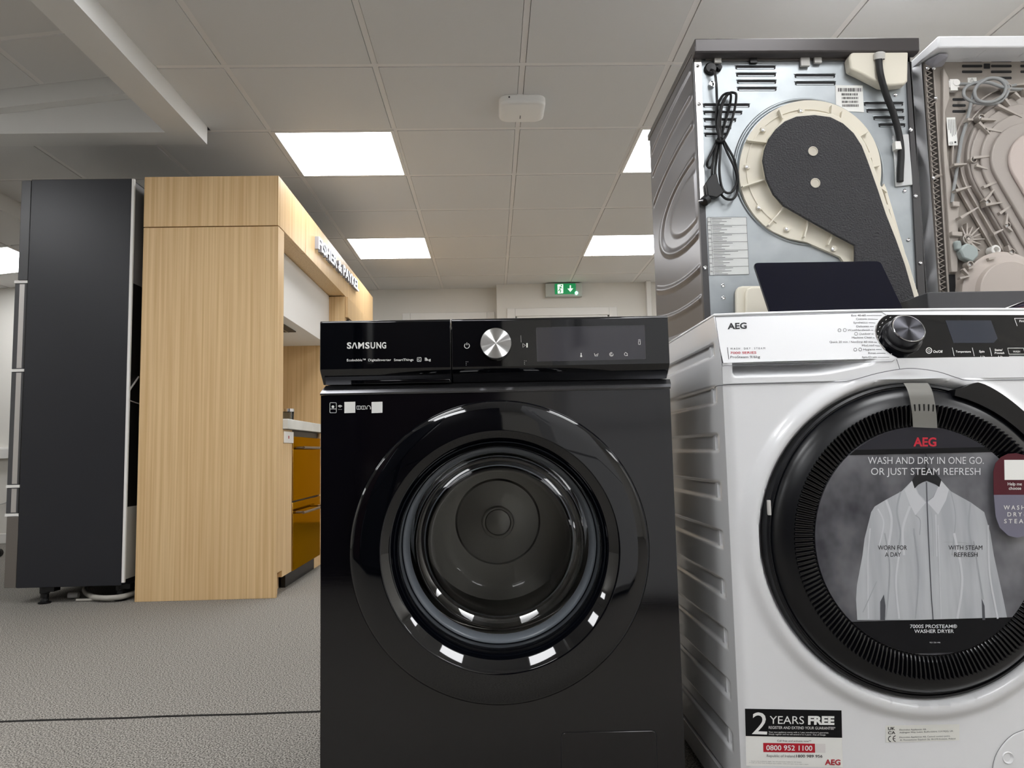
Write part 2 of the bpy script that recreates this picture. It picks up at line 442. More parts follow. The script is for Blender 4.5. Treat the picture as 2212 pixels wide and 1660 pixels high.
# ------------------------------------------------------------------ black washing machine
XS, ZS = 0.0105, 0.457
def samsung():
    T = thing('washing_machine', 'black stainless front-loading washing machine with round glass door, front centre', 'washing machine', (0.01, 1.55, 0))
    x0, x1 = -0.291, 0.310
    b = MB()
    # front panel with a round opening for the door, then the box behind it
    N = 96; ro = 0.236
    def sq(k):
        a = 2 * PI * k / N + 1e-4; c, s = math.cos(a), math.sin(a)
        tx = ((x1 - XS) if c > 0 else (XS - x0)) / max(abs(c), 1e-9); tz = ((0.722 - ZS) if s > 0 else (ZS - 0.02)) / max(abs(s), 1e-9)
        t = min(tx, tz); return (XS + c * t, 1.27, ZS + s * t)
    vs = [sq(k) for k in range(N)] + [(XS + ro * math.cos(2 * PI * k / N + 1e-4), 1.27, ZS + ro * math.sin(2 * PI * k / N + 1e-4)) for k in range(N)]
    b.add(vs, [(k, (k + 1) % N, N + (k + 1) % N, N + k) for k in range(N)])
    for c, nb in (((x0, 1.27, .02), 0),): pass
    # fill the panel corners
    for cx in (x0, x1):
        for cz in (0.02, 0.722):
            s = [Vector(v) for v in vs[:N]]
            onx = [v for v in s if abs(v.x - cx) < 1e-5]; onz = [v for v in s if abs(v.z - cz) < 1e-5]
            a = min(onx, key=lambda v: abs(v.z - cz)); d = min(onz, key=lambda v: abs(v.x - cx))
            b.poly([a, d, (cx, 1.27, cz)])
    b.build('front_panel', M_sstain, T, smooth=False)
    b = MB()
    b.box(x0, 1.2705, 0.02, x0 + 0.012, 1.86, 0.722); b.box(x1 - 0.012, 1.2705, 0.02, x1, 1.86, 0.722)
    b.box(x0 + .012, 1.85, 0.02, x1 - .012, 1.86, 0.84); b.box(x0 + .012, 1.2705, 0.02, x1 - .012, 1.85, 0.03)
    b.box(x0, 1.34, 0.722, x1, 1.86, 0.845)
    b.build('cabinet', mat('cabinet_dark', (26, 26, 30), 0.35), T, bevel=0.003)
    for fx in (x0 + .05, x1 - .05):
        for fy in (1.32, 1.80):
            MB().cyl((fx, fy, 0), (0, 0, 1), 0.022, 0.021).build('foot', M_black, T)
    # ledge under the panel
    l = MB(); l.prism([(x0 - .001, 1.2690, 0.7225), (x0 - .001, 1.268, 0.7255), (x0 + .001, 1.272, 0.731), (x0 + .004, 1.291, 0.741), (x0 + .004, 1.34, 0.741), (x0, 1.34, 0.7225)], (x1 - x0 + .002, 0, 0))
    l.build('top_ledge', mat('black_steel_trim', (92, 92, 95), 0.2, 0.85), T, angle=20)
    # control panel
    c = MB(); F0 = 1.262
    def panel(a, bb): return c.prism([(a, F0, 0.847), (a, F0, 0.766), (a, F0 + .003, 0.7615), (a, 1.289, 0.742), (a, 1.34, 0.742), (a, 1.34, 0.85), (a, F0 + .003, 0.85)], (bb - a, 0, 0))
    xs = P(974, 700, F0).x
    panel(xs + .0006, x1)
    cp = c.build('control_panel', M_gblack, T, bevel=0.0012, angle=20)
    c = MB(); panel(x0, xs - .0006)
    c.box(P(752, 0, F0).x, 1.281, 0.7415, P(960, 0, F0).x, 1.2895, 0.748)
    dd = c.build('detergent_drawer', M_gblack, T, bevel=0.0012, angle=20)
    # print on the drawer front
    t = MB(); z = zc(680, 680, 5.821)
    a, bq = z(403, 427), z(897, 423)
    for ch, ua, ub in (('S', 404, 461), ('M', 546, 620), ('S', 633, 690), ('U', 702, 760), ('N', 775, 835), ('G', 843, 898)): t.dtext(ch, *z(ua, 427 - .008 * (ua - 403)), *z(ub, 427 - .008 * (ub - 403)), F0, h=13.0, bold=0.03)
    # the barless A of the word mark
    a1 = z(468, 427); a2 = z(478, 427); 
    for (p, q) in (((470, 427), (498, 352)), ((529, 427), (504, 352))): t.dline([z(*p), z(*q)], 2.5, F0)
    for s_, u0, u1, v in (('Ecobubble\u2122', 403, 640, 588), ('DigitalInverter', 673, 960, 586), ('SmartThings', 995, 1240, 584), ('kg', 1410, 1460, 582)):
        p, q = z(u0, v), z(u1, v - 3); t.dtext(s_, p[0], p[1], q[0], q[1], F0, h=5.0 if s_ != '11' else 7, bold=0.012)
    for u in (1388, 1402): t.dline([z(u, 542), z(u, 582)], 1.4, F0); t.dline([z(u - 6, 548), z(u, 542)], 1.1, F0)
    p = z(1313, 564); t.dline([(p[0] + x, p[1] + y) for x, y in rrect(-4.2, -4.2, 4.2, 4.2, 1)], 1, F0, closed=True); t.dring(p[0], p[1], 2, 0.8, F0, a0=30, a1=300)
    t.build('brand_lettering', M_wprint, dd, smooth=False)
    # print right of the dial
    t = MB(); z = zc(1000, 670, 4.608)
    p = (1008.6, 747.5); t.dring(*p, 5.4, 1.3, F0, a0=-60, a1=240); t.dline([(p[0], p[1] - 7), (p[0], p[1] - 1.5)], 1.3, F0)
    q = z(592, 352); t.dline([z(597, 333), z(622, 352), z(597, 373)], 1.1, F0, closed=True); t.dline([z(638, 330), z(638, 374)], 3, F0)
    for dx, dy in ((0, 0), (0, 3.5), (0, 7), (3.5, 0)): t.dcirc(1007 + dx, 782 + dy, 0.6, F0, n=8); t.dcirc(1133 + dx, 780 + dy, 0.6, F0, n=8)
    t.dline([(1140 - 15, 725), (1141 - 15, 740)], 0.4, F0)
    # thermometer, wash tub, spiral, drying hand and wifi symbols
    p = z(1177, 460); t.dcirc(p[0], p[1], 2.1, F0); t.dline([p, (p[0] - .2, p[1] - 7)], 1.9, F0)
    p = z(1327, 445); t.dline([(p[0] - 4, p[1] - 3), (p[0] - 2.6, p[1] + 3), (p[0] + 2.6, p[1] + 3), (p[0] + 4, p[1] - 3)], 1, F0); t.dline([(p[0] - 1.6, p[1]), (p[0], p[1] + 1), (p[0] + 1.8, p[1] - 1.4)], .9, F0)
    p = z(1478, 442); t.dring(*p, 4, .9, F0, a0=-20, a1=300); t.dring(*p, 2, .9, F0, a0=30, a1=330)
    p = z(1622, 440); t.dring(p[0], p[1], 3.2, .9, F0, a0=-40, a1=240); t.dline([(p[0] - 1.5, p[1] - 4), (p[0] + 2.5, p[1] - 1.8)], 1, F0); t.dcirc(p[0] + 3, p[1] + 2.8, 1, F0, n=8)
    p = z(1757, 325); t.dline([(p[0] + x, p[1] + y) for x, y in rrect(-2, -3.6, 2, 4, .6, 2)], .9, F0, closed=True); t.dring(p[0], p[1] - 3, 3.4, .8, F0, a0=220, a1=320)
    t.build('panel_symbols', M_wprint, cp, smooth=False)
    d = MB(); d.dpoly([z(730, 175), z(1808, 152), z(1822, 487), z(742, 514)], F0, e=0.0003)
    d.build('display', mat('display_smoke', (46, 45, 52), 0.06, ior=1.75), cp, smooth=False)
    d = MB(); d.dline([z(738, 176), z(730, 190), z(741, 512)], 0.8, F0, e=.0005); d.dline([z(890, 171), z(1808, 152), z(1820, 480), z(1812, 488), z(945, 508)], 0.6, F0, e=.0005)
    d.build('display_outline', mat('outline_grey', (70, 70, 74), 0.4), cp, smooth=False)
    # dial
    pc = P(1071, 745, F0); k = MB()
    k.lathe([(0.0, 0.0), (0.0268, 0.0), (0.0268, 0.018), (0.0258, 0.0195)] + grooves(0.0258, 0.0195, 46), pc, n=80)
    k.build('dial', [mat('spun_aluminium', (222, 222, 220), 0.13, 1.0)], cp, angle=62)
    # stickers in the corner of the front panel
    s = MB(); z = zc(680, 680, 5.821); F = 1.27
    for u0, u1 in ((372, 509), (714, 851)): s.dpoly([z(u0, 1100), z(u1, 1096), z(u1, 1235), z(u0, 1240)], F)
    s.dline([(z(230, 1172)[0] + x, z(230, 1172)[1] + y) for x, y in rrect(-7, -11, 7, 11, 2)], .9, F, closed=True)
    p = z(228, 1160); s.dcirc(p[0], p[1], 3, F); s.dline([z(195, 1187), z(265, 1187)], 1, F)
    for r in (1.5, 3.4, 5.2): p = z(318, 1172); s.dring(p[0], p[1], r, 1.1, F, a0=215, a1=325)
    for u in (300, 318, 336): p = z(u, 1193); s.dcirc(*p, .7, F, n=8)
    for u in (552, 612): p = z(u, 1170); s.dline([(p[0] + x, p[1] + y) for x, y in rrect(-4, -3.6, 4, 3.6, .8)], .9, F, closed=True); s.dline([(p[0], p[1] - 3), (p[0], p[1] + 3)], .7, F)
    p = z(677, 1168); s.dring(*p, 3.8, 1, F, a0=150, a1=390); s.dline([(p[0] - 4, p[1]), (p[0] - 4, p[1] + 4)], 1.8, F); s.dline([(p[0] + 4, p[1]), (p[0] + 4, p[1] + 4)], 1.8, F)
    s.build('corner_sticker', M_wprint, T, smooth=False)
    # filter flap, bottom right
    f = MB(); f.prism([P(x, y, 1.2693) for x, y in ((1213, 1660), (1213, 1592), (1216, 1586), (1222, 1584), (1408, 1580), (1414, 1582), (1417, 1588), (1420, 1660), (1421, 1705), (1213, 1708))], (0, 0.0012, 0))
    f.build('filter_flap', M_sstain, T, bevel=0.0006)
    f = MB(); f.dline([(1212.4, 1700), (1212.4, 1592), (1215, 1585), (1222, 1582.6), (1408, 1578.6), (1415, 1580.5), (1418, 1588), (1421, 1700)], 1.6, 1.27, e=.0004)
    f.build('flap_gap', M_ink, T, smooth=False)
    f = MB(); f.dline([(693.6, 850.5), (1446, 837)], 1.2, 1.268, e=.0006)
    # door
    c = (XS, 1.27, ZS)
    D = thing_part('door', T, c)
    o = MB()
    o.lathe([(0.238, -0.012), (0.2485, -0.002), (0.2505, 0.008), (0.2500, 0.019), (0.2470, 0.0245), (0.2430, 0.0265), (0.222, 0.0275), (0.2, 0.0290), (0.1970, 0.0290), (0.1962, 0.0284), (0.1845, 0.0165), (0.1728, 0.0045), (0.1722, 0.002), (0.172, -0.02), (0.172, -0.074)], c, n=160)
    o.build('door_ring', M_gblack, D, angle=50)
    o = MB(); o.lathe([(0.1722, -0.062), (0.171, -0.058), (0.1685, -0.0575), (0.1655, -0.060), (0.163, -0.066), (0.1615, -0.075), (0.161, -0.09)], c, n=128)
    o.build('glass_rim', mat('rubber_grey', (112, 118, 125), 0.22), D, angle=60)
    o = MB()
    prof = [(0.1625, -0.074), (0.1605, -0.09), (0.1580, -0.112), (0.154, -0.135), (0.146, -0.156), (0.134, -0.177), (0.120, -0.193), (0.108, -0.203), (0.100, -0.2085), (0.094, -0.2095), (0.07, -0.208), (0.04, -0.2065), (0.0, -0.206)]
    o.lathe(prof, c, n=128)
    o.build('glass_bowl', thin_glass('bowl_glass', (214, 214, 212), 0.0, 1.27), D, angle=80)
    # drum
    o = MB()
    cy = (XS, 1.27, ZS)
    o.lathe([(0.186, -0.115), (0.192, -0.122), (0.196, -0.135), (0.198, -0.15), (0.198, -0.46), (0.18, -0.485), (0.1, -0.49), (0.095, -0.482), (0.034, -0.48), (0.031, -0.468), (0.028, -0.465), (0.0, -0.463)], cy, n=96)
    dr = o.build('drum', mat('drum_steel', (182, 181, 178), 0.3, 0.9), T, angle=40)
    o = MB()
    for row in range(11):
        yy = 1.27 + 0.165 + 0.022 * row
        for q in range(84):
            if q % 28 < 3 or q % 28 > 24: continue
            a = 2 * PI * (q + 0.5 * (row % 2)) / 84 - 0.35
            if math.sin(a) > 0.15: continue
            nx, nz = math.cos(a), math.sin(a)
            cc = Vector((XS + nx * 0.1973, yy, ZS + nz * 0.1973)); t1 = Vector((-nz, 0, nx)); t2 = Vector((0, 1, 0))
            o.poly([cc + t1 * 0.0042 * math.cos(PI * k / 3) + t2 * 0.0042 * math.sin(PI * k / 3) for k in range(6)])
    o.build('drum_holes', M_ink, dr, smooth=False)
    o = MB(); o.lathe([(0.0295, -0.464), (0.031, -0.459), (0.034, -0.457), (0.0365, -0.460), (0.0375, -0.468)], cy, n=48)
    o.build('hub_ring', mat('hub_bright', (248, 246, 240), .25), dr)
    for a in (-0.75, 1.35, 3.45):
        o = MB()
        def lf(u, v, a=a):
            aa = a + (u - 0.5) * 0.34; h = 0.198 - 0.040 * math.sin(PI * u) ** 0.8 * (0.75 + 0.25 * math.sin(PI * v))
            return (XS + math.cos(aa) * h, 1.27 + 0.15 + 0.31 * v, ZS + math.sin(aa) * h)
        o.grid(lf, 14, 6); o.build('lifter', mat('lifter_plastic', (120, 120, 116), 0.35), dr)
    o = MB(); o.lathe([(0.236, -0.0005), (0.236, -0.03), (0.2, -0.10), (0.187, -0.117)], cy, n=96)
    o.build('bellows', mat('rubber_dark', (38, 40, 44), 0.5), T)
def thing_part(name, parent, loc):
    o = bpy.data.objects.new(name, None); C.objects.link(o); o.parent = parent
    o.location = Vector(loc) - ORG[parent.name]; ORG[o.name] = Vector(loc); o.empty_display_size = 0.03
    return o
samsung()

# ------------------------------------------------------------------ white washer dryer
XA, ZA = 0.686, 0.467
def aeg():
    T = thing('washer_dryer', 'white front-loading washer dryer with advert disc on its black door', 'washer dryer', (0.686, 1.5, 0))
    M_w = mat('appliance_white', (233, 234, 236), 0.18, coat=0.4)
    x0, x1 = 0.387, 0.985
    bow = lambda x: 1.192 + 0.020 * ((x - XA) / 0.3) ** 2
    FB = lambda x, z: bow(x)
    SL = 0.47
    FP = lambda x, z: bow(x) + SL * (z - 0.139)            # sloping control panel (z measured from the lens)
    # body box: sides and top
    def edge(x):                                           # front corner rounding
        d = max(0.0, 0.014 - min(x - x0, x1 - x)); return 0.6 * d * d / 0.014
    b = MB()
    def front(u, v):
        x = x0 + (x1 - x0) * u; z = 0.02 + (0.724 - 0.02) * v
        r = math.hypot(x - XA, z - ZA)
        ring = sm(0.288, 0.268, r) * 0.010
        dish = sm(0.2600, 0.2525, r) * 0.016 + sm(0.2525, 0.24, r) * 0.02
        return (x, bow(x) + edge(x) - ring + dish, z)
    b.grid(front, 150, 176)
    b.build('front_panel', M_w, T, angle=60)
    s = MB()
    zr = []
    def side(u, v):
        z = 0.02 + 0.8245 * v; ys = max(bow(x0) + 0.0084, FP(x0, z - CZ) + 0.0005)
        y = ys + (1.80 - ys) * u
        d = 0
        if 1.262 < y < 1.75:
            ph = (z - 0.035) % 0.0822
            e = sm(1.262, 1.272, y) * sm(1.75, 1.74, y)
            if 0.06 < z < 0.80: d = 0.006 * sm(0.0, 0.006, ph) * sm(0.0345, 0.0285, ph) * e
        return (x0 + d, y, z)
    s.grid(side, 60, 400)
    s.build('left_side', M_w, T, angle=60)
    b = MB(); b.box(x1 - .003, 1.225, 0.02, x1, 1.80, 0.8445); b.box(x0 + .003, 1.795, 0.02, x1, 1.80, 0.8445); b.box(x0 + .003, 1.23, 0.02, x1, 1.80, 0.03); b.box(x0 + .004, 1.29, 0.02, x1 - .004, 1.30, .8445)
    b.build('cabinet', M_w, T, smooth=False)
    for fx in (x0 + .05, x1 - .05):
        for fy in (1.26, 1.74):
            MB().cyl((fx, fy, 0), (0, 0, 1), 0.022, 0.021).build('foot', M_black, T)
    t = MB()                                               # worktop, bowed front edge
    n = 24; pts = [(x0 + (x1 - x0) * k / n, bow(x0 + (x1 - x0) * k / n) + SL * (0.2245 - 0.139)) for k in range(n + 1)] + [(x1, 1.80), (x0, 1.80)]
    t.prism([(x, y, 0.8445) for x, y in pts], (0, 0, 0.0055)); t.build('worktop', M_w, T, bevel=0.002, angle=30)
    # control panel (sloping) with the black fascia
    def cp(xa, xb, name, par):
        c = MB()
        c.grid(lambda u, v: (xa + (xb - xa) * u, FP(xa + (xb - xa) * u, 0.139 + 0.0855 * v), CZ + 0.139 + 0.0855 * v), 40, 6)
        c.grid(lambda u, v: (xa + (xb - xa) * u, bow(xa + (xb - xa) * u) + 0.006 + (0.07 - 0.006) * v, CZ + 0.139), 40, 1)
        return c.build(name, M_w, par, angle=40, recalc=True)
    DRW = 0.659                                            # right end of the drawer front
    panel = cp(x0, x1, 'control_panel', T)
    # lower lip: drawer handle scoop on the left, plain strip on the right
    c = MB()
    def lip(u, v):
        x = x0 + (DRW - x0) * u; z = 0.104 + 0.035 * v
        k = sm(0.05, 0.075, u) * (1 - sm(0.45, 0.97, u)); v0 = 0.28 + 0.45 * sm(0.5, 1.0, u)
        return (x, bow(x) + edge(x) - 0.0015 + 0.048 * k * sm(v0, 1.0, v) ** 0.8, CZ + z)
    c.grid(lip, 120, 24)
    dr = c.build('detergent_drawer', M_w, T, angle=60)
    c = MB(); c.grid(lambda u, v: (DRW + (x1 - DRW) * u, bow(DRW + (x1 - DRW) * u) + edge(DRW + (x1 - DRW) * u) * .6 - 0.0015 - 0.0, CZ + 0.104 + 0.035 * v), 30, 3)
    c.build('panel_strip', M_w, T)
    # seam lines
    z4 = zc(1440, 650, 2.8627)
    FBs = lambda x, z: bow(x) + edge(x) - 0.0018 - sm(0.288, 0.268, math.hypot(x - XA, z + CZ - ZA)) * 0.010
    q = MB()
    q.dline([z4(*p) for p in spl2([(297, 543), (350, 522), (700, 512), (1060, 502), (1160, 488), (1300, 450), (1440, 424), (1540, 420), (1680, 440), (1800, 478), (1880, 492), (2212, 490)])], 1.6, FBs)
    q.dline([z4(1422, 362), z4(1442, 424)], 1.4, FBs)
    q.build('seam', mat('seam_grey', (88, 88, 92), .6), T, smooth=False)
    q = MB(); q.dline([z4(300, 100), z4(900, 82), z4(1330, 70), z4(1362, 92)], 1.1, FP); q.dline([z4(345, 405), z4(360, 402), z4(900, 390), z4(1395, 376), z4(1430, 352)], 1.0, FP); q.dline([z4(300, 100), z4(345, 402)], 1.0, FP)
    q.build('drawer_outline', mat('seam_grey', (88, 88, 92), .6), panel, smooth=False)
    # black fascia
    zu = zc(1860, 620, 6.284)
    f = MB()
    left = [zu(345, 380), zu(290, 410), zu(240, 460), zu(200, 530), zu(190, 600), zu(205, 680), zu(245, 765), zu(310, 845), zu(400, 915), zu(500, 967)]
    r_top = (2290, 681); r_bot = (2290, 774)
    # strips so that the bow of the panel is followed
    def fan(pts_l):
        n = 30
        tops = [(left[0][0] + (r_top[0] - left[0][0]) * k / n, left[0][1] + (r_top[1] - left[0][1]) * k / n) for k in range(n + 1)]
        bots = [(left[-1][0] + (r_bot[0] - left[-1][0]) * k / n, left[-1][1] + (r_bot[1] - left[-1][1]) * k / n) for k in range(n + 1)]
        for k in range(n): f.dpoly([tops[k], tops[k + 1], bots[k + 1], bots[k]], FP, e=.0006)
        f.dpoly(left, FP, e=.0006)
    fan(left)
    fa = f.build('fascia', M_gblack, T, angle=60)
    g = MB(); g.dline([zu(*p) for p in spl2([(350, 384), (300, 408), (235, 475), (205, 560), (205, 640), (250, 755), (330, 850)])], 0.9, FP, e=.001)
    g.build('fascia_edge', M_pgrey, fa, smooth=False)
    ds = MB(); nd = 12
    dt = [(1145 + 620 * k / nd, 455) for k in range(nd + 1)]; db = [(1255 + (600 if k == nd else 595) * k / nd, 762 - (62 if k == nd else 0)) for k in range(nd + 1)]
    for k in range(nd): ds.dpoly([zu(*dt[k]), zu(*dt[k + 1]), zu(*db[k + 1]), zu(*db[k])], FP, e=.0012)
    ds.build('display', mat('display_grey', (46, 50, 60), 0.12, ior=1.6), fa, smooth=False)
    # dial
    ang = math.atan(SL); nrm = Vector((0, -math.cos(ang), math.sin(ang)))
    pc = P(1947, 729, FP)
    k = MB(); k.lathe([(0.033, 0), (0.0325, 0.004), (0.029, 0.006), (0.0280, 0.0245), (0.0262, 0.0262), (0.025, 0.0266)], pc, nrm, 72)
    dl = k.build('dial', mat('dial_dark', (30, 30, 33), 0.25), T, angle=30)
    k = MB(); k.lathe(grooves(0.025, 0.0266, 40), pc, nrm, 72); k.build('dial_cap', mat('spun_dark', (66, 66, 70), 0.2, 1.0), dl, angle=62)
    k = MB(); k.lathe([(0.0250, 0.0268), (0.0258, 0.0272), (0.0266, 0.0262)], pc, nrm, 72); k.build('dial_edge', M_chrome, dl)
    # prints
    t = MB(); zt = zc(1540, 660, 6.144)
    L0 = zt(195, 315); L1 = zt(450, 306)
    t.dtext('AEG', *L0, *L1, FP, 0, h=12.6, bold=0.03)
    def tx(s, u0, u1, v, v1=None, h=4.6, m=0, bold=0.0):
        a, b_ = zt(u0, v), zt(u1, v if v1 is None else v1); t.dtext(s, *a, *b_, FP, m, h=h, bold=bold)
    tx('W A S H  .  D R Y  .  S T E A M', 228, 692, 588, 582, 4.2); tx('7000 SERIES', 230, 577, 646, 641, 5, 1, .01); tx('ProSteam 9/6kg', 232, 625, 702, 698, 5.2)
    t.dline([zt(193, 558), zt(210, 716)], 1.1, FP)
    progs = [('Eco 40-60', 1838, 2028, 147), ('Cottons', 1900, 2040, 193), ('Synthetics', 1865, 2052, 242), ('Delicates', 1905, 2068, 291), ('Wool/Handwash', 1790, 2085, 341), ('Outdoor', 1942, 2093, 391), ('Machine Clean', 1845, 2110, 440),
             ('Quick 20 min / NonStop 60 min', 1548, 2125, 498), ('MixLoad', 1978, 2138, 545), ('Hygiene', 1998, 2150, 598), ('Rinse', 2062, 2160, 646), ('Spin/Drain', 1978, 2175, 700)]
    ends = [(2240, 134), (2190, 186), (2155, 234), (2135, 282), (2128, 331), (2132, 382), (2145, 434), (2178, 490), (2215, 542), (2240, 588), (2290, 634), (2340, 690)]
    for (s_, u0, u1, v), (eu, ev) in zip(progs, ends):
        tx(s_, u0, u1, v, v - 3, 4.1); t.dline([zt(u1 + 14, v - 12), zt(eu, ev)], 0.8, FP)
    for u, v in ((1680, 330), (1750, 328), (1890, 588), (1955, 586), (1900, 378)): t.dring(*zt(u, v), 3.4, .8, FP, n=10); 
    t.build('panel_print', [M_ink, M_red], panel, smooth=False)
    t = MB()
    def fx(s, u0, u1, v, h=4.6, bold=.015): a, b_ = zu(u0, v), zu(u1, v); t.dtext(s, *a, *b_, FP, 0, h=h, bold=bold, e=.0013)
    fx('On/Off', 980, 1108, 896, 5.4); fx('Temperature', 1285, 1490, 892, 4.2); fx('Spin', 1603, 1675, 892, 4.6); fx('Stains/', 1815, 1920, 870, 4.4); fx('Prewash', 1815, 1945, 910, 4.2); fx('WASH', 2062, 2158, 892, 4.2, .0); fx('Finish in', 2150, 2290, 478, 4.4)
    t.dring(*zu(922, 865), 6, 1.6, FP, e=.0013); t.dring(*zu(922, 865), 2.8, .9, FP, e=.0013, a0=-60, a1=240); t.dline([zu(922, 845), zu(922, 865)], .9, FP, e=.0013)
    for u in (1238, 1510, 1748): t.dline([zu(u, 826), zu(u + 27, 940)], 1.0, FP, e=.0013)
    t.dline([zu(1990, 832), zu(2205, 832), zu(2225, 915), zu(2010, 915)], 1, FP, e=.0013, closed=True); t.dline([zu(2010, 942), zu(2212, 942)], .8, FP, e=.0013)
    t.dline([zu(2082, 428), zu(2400, 428)], 1, FP, e=.0013); t.dline([zu(2082, 428), zu(2120, 530)], 1, FP, e=.0013)
    for u in (1640, 1880): t.dline([zu(u - 14, 935), zu(u - 14, 958), zu(u + 14, 958), zu(u + 14, 935)], 1, FP, e=.0013); t.dline([zu(u + 26, 940), zu(u + 45, 960)], 1, FP, e=.0013)
    for k in range(11):
        a = math.radians(112 + k * 13.5); t.dline([(1942 + 46 * math.cos(a), 725 - 43 * math.sin(a)), (1942 + 46 * math.cos(a + .07), 725 - 43 * math.sin(a + .07))], 1, FP, e=.0013)
    t.build('fascia_print', M_wprint, fa, smooth=False)
    # door
    c = (XA, 1.196, ZA); D = thing_part('door', T, c)
    o = MB(); o.lathe([(0.2490, -0.028), (0.2518, -0.01), (0.2518, 0.0), (0.2495, 0.006), (0.2455, 0.0075), (0.2440, 0.0045), (0.2425, 0.0045), (0.2410, 0.0095), (0.236, 0.0165), (0.226, 0.024), (0.2128, 0.0285), (0.2120, 0.024)], c, n=160)
    o.build('door_ring', mat('door_black', (13, 14, 18), 0.3), D, angle=40)
    o = MB(); NR = 176; vs = []; fs = []
    prof = [(0.2132, 0.027, 0.0), (0.2132, 0.028, 0.0045), (0.206, 0.0265, 0.0055), (0.19, 0.0225, 0.005), (0.181, 0.0205, 0.003), (0.179, 0.021, 0.0)]
    for r, d, h in prof:
        for k in range(NR * 4):
            a = 2 * PI * k / (NR * 4); hh = h * (1, 1, 0, 0)[k % 4]; rr = r + (0.0012 if (r > .21 and (k % 4) < 2) else 0)
            vs.append((XA + rr * math.cos(a), 1.196 - d - hh, ZA + rr * math.sin(a)))
    M4 = NR * 4
    for i in range(len(prof) - 1):
        for k in range(M4): fs.append((i * M4 + k, i * M4 + (k + 1) % M4, (i + 1) * M4 + (k + 1) % M4, (i + 1) * M4 + k))
    o.add(vs, fs); o.build('ridged_ring', mat('ridge_black', (10, 10, 14), 0.2), D, angle=30)
    hd = MB(); N = 40; out = []; inn = []
    for k in range(N + 1):
        th = 74.6 - (74.6 + 20) * k / N
        R = 0.2465 + 0.0235 * sm(74.6, 66.5, th) - 0.005 * sm(66, 45, th); R = R - 0.02 * sm(-8, -20, th)
        a = math.radians(th); out.append((XA + R * math.cos(a), 1.172, ZA + R * math.sin(a))); inn.append((XA + .236 * math.cos(a), 1.172, ZA + .236 * math.sin(a)))
    for k in range(N): hd.prism([out[k], out[k + 1], inn[k + 1], inn[k]], (0, 0.024, 0))
    hd.build('door_handle', mat('handle_black', (8, 8, 11), .32), D, smooth=False)
    for (u, v) in ((630, 1280), ): 
        lk = MB(); p = P(*z4(u, v), 1.190); lk.box(p.x - .002, 1.186, p.z - .012, p.x + .003, 1.192, p.z + .012); lk.build('hinge_tab', M_pgrey, D, bevel=.0008)
    # advert disc on the door glass
    FD = 1.1725
    disc = MB(); cz = (2006, 1167); pts = [(XA + .1785 * math.cos(2 * PI * k / 96), FD, ZA + .1785 * math.sin(2 * PI * k / 96)) for k in range(96)]
    disc.prism(pts, (0, 0.004, 0))
    ad = disc.build('advert_disc', mat('print_smoke', (62, 62, 68), 0.25, spec=.3, mix=((144, 144, 148), (9, 9, 7), 4, 0.36, 0.72)), D, smooth=False)
    zp = zc(1640, 820, 3.867); z5 = zc(1440, 1100, 2.8655)
    E0 = .0006
    ke = 0
    pr = MB(); mats = [mat('print_dark', (12, 13, 18), 0.25, spec=.3), mat('print_shirt', (186, 189, 193), 0.28, mix=((168, 171, 176), (40, 40, 5), 3, .4, .65)), mat('print_shirt_light', (200, 202, 206), 0.28), mat('print_shirt_fold', (163, 166, 171), 0.28), M_ink, mat('print_line', (80, 82, 88), .3), mat('print_mid', (44, 44, 51), .25, spec=.3)]
    def chord(y0, y1, m, n=20, e=E0):                      # a band across the disc
        def X(y):
            zz = P(cz[0], y, FD).z - ZA; h = math.sqrt(max(0, .1783 ** 2 - zz * zz)); return h
        L_ = []; R_ = []
        for k in range(n + 1):
            y = y0 + (y1 - y0) * k / n; p = P(cz[0], y, FD * (1 - 0)); h = X(y)
            L_.append(Vector((XA - h, FD - e, p.z))); R_.append(Vector((XA + h, FD - e, p.z)))
        pr.poly(L_ + R_[::-1], m)
    chord(921.9, 969, 6); chord(969, 980, 0, 6, e=.0007); chord(1339, 1411.6, 0)
    shirt = [(1300, 880), (1275, 848), (1190, 935), (1060, 1005), (965, 1062), (935, 1110), (880, 1330), (862, 1475)]
    Lp = [zp(*p) for p in shirt] + [z5(1178, 470), z5(1172, 560), z5(1180, 688)]
    Rb = [z5(2110, 688), z5(2085, 560), z5(2050, 400)]
    Rp = [zp(1960, 1470), zp(1930, 1280), zp(1880, 1110), zp(1770, 1030), zp(1600, 935), zp(1520, 845), zp(1500, 890), zp(1455, 985), zp(1398, 1020), zp(1350, 970)]
    pr.dpoly(Lp + Rb + Rp, FD, 1, e=.0007)
    pr.dpoly([zp(1300, 880), zp(1400, 850), zp(1500, 890), zp(1452, 985), zp(1398, 1018), zp(1335, 960)], FD, 3, e=.0008)
    pr.dpoly([zp(1275, 848), zp(1215, 925), zp(1260, 1050), zp(1305, 1135), zp(1392, 1030), zp(1330, 960)], FD, 2, e=.0009)
    pr.dpoly([zp(1520, 845), zp(1585, 920), zp(1560, 1010), zp(1495, 1130), zp(1405, 1030), zp(1455, 985)], FD, 2, e=.0009)
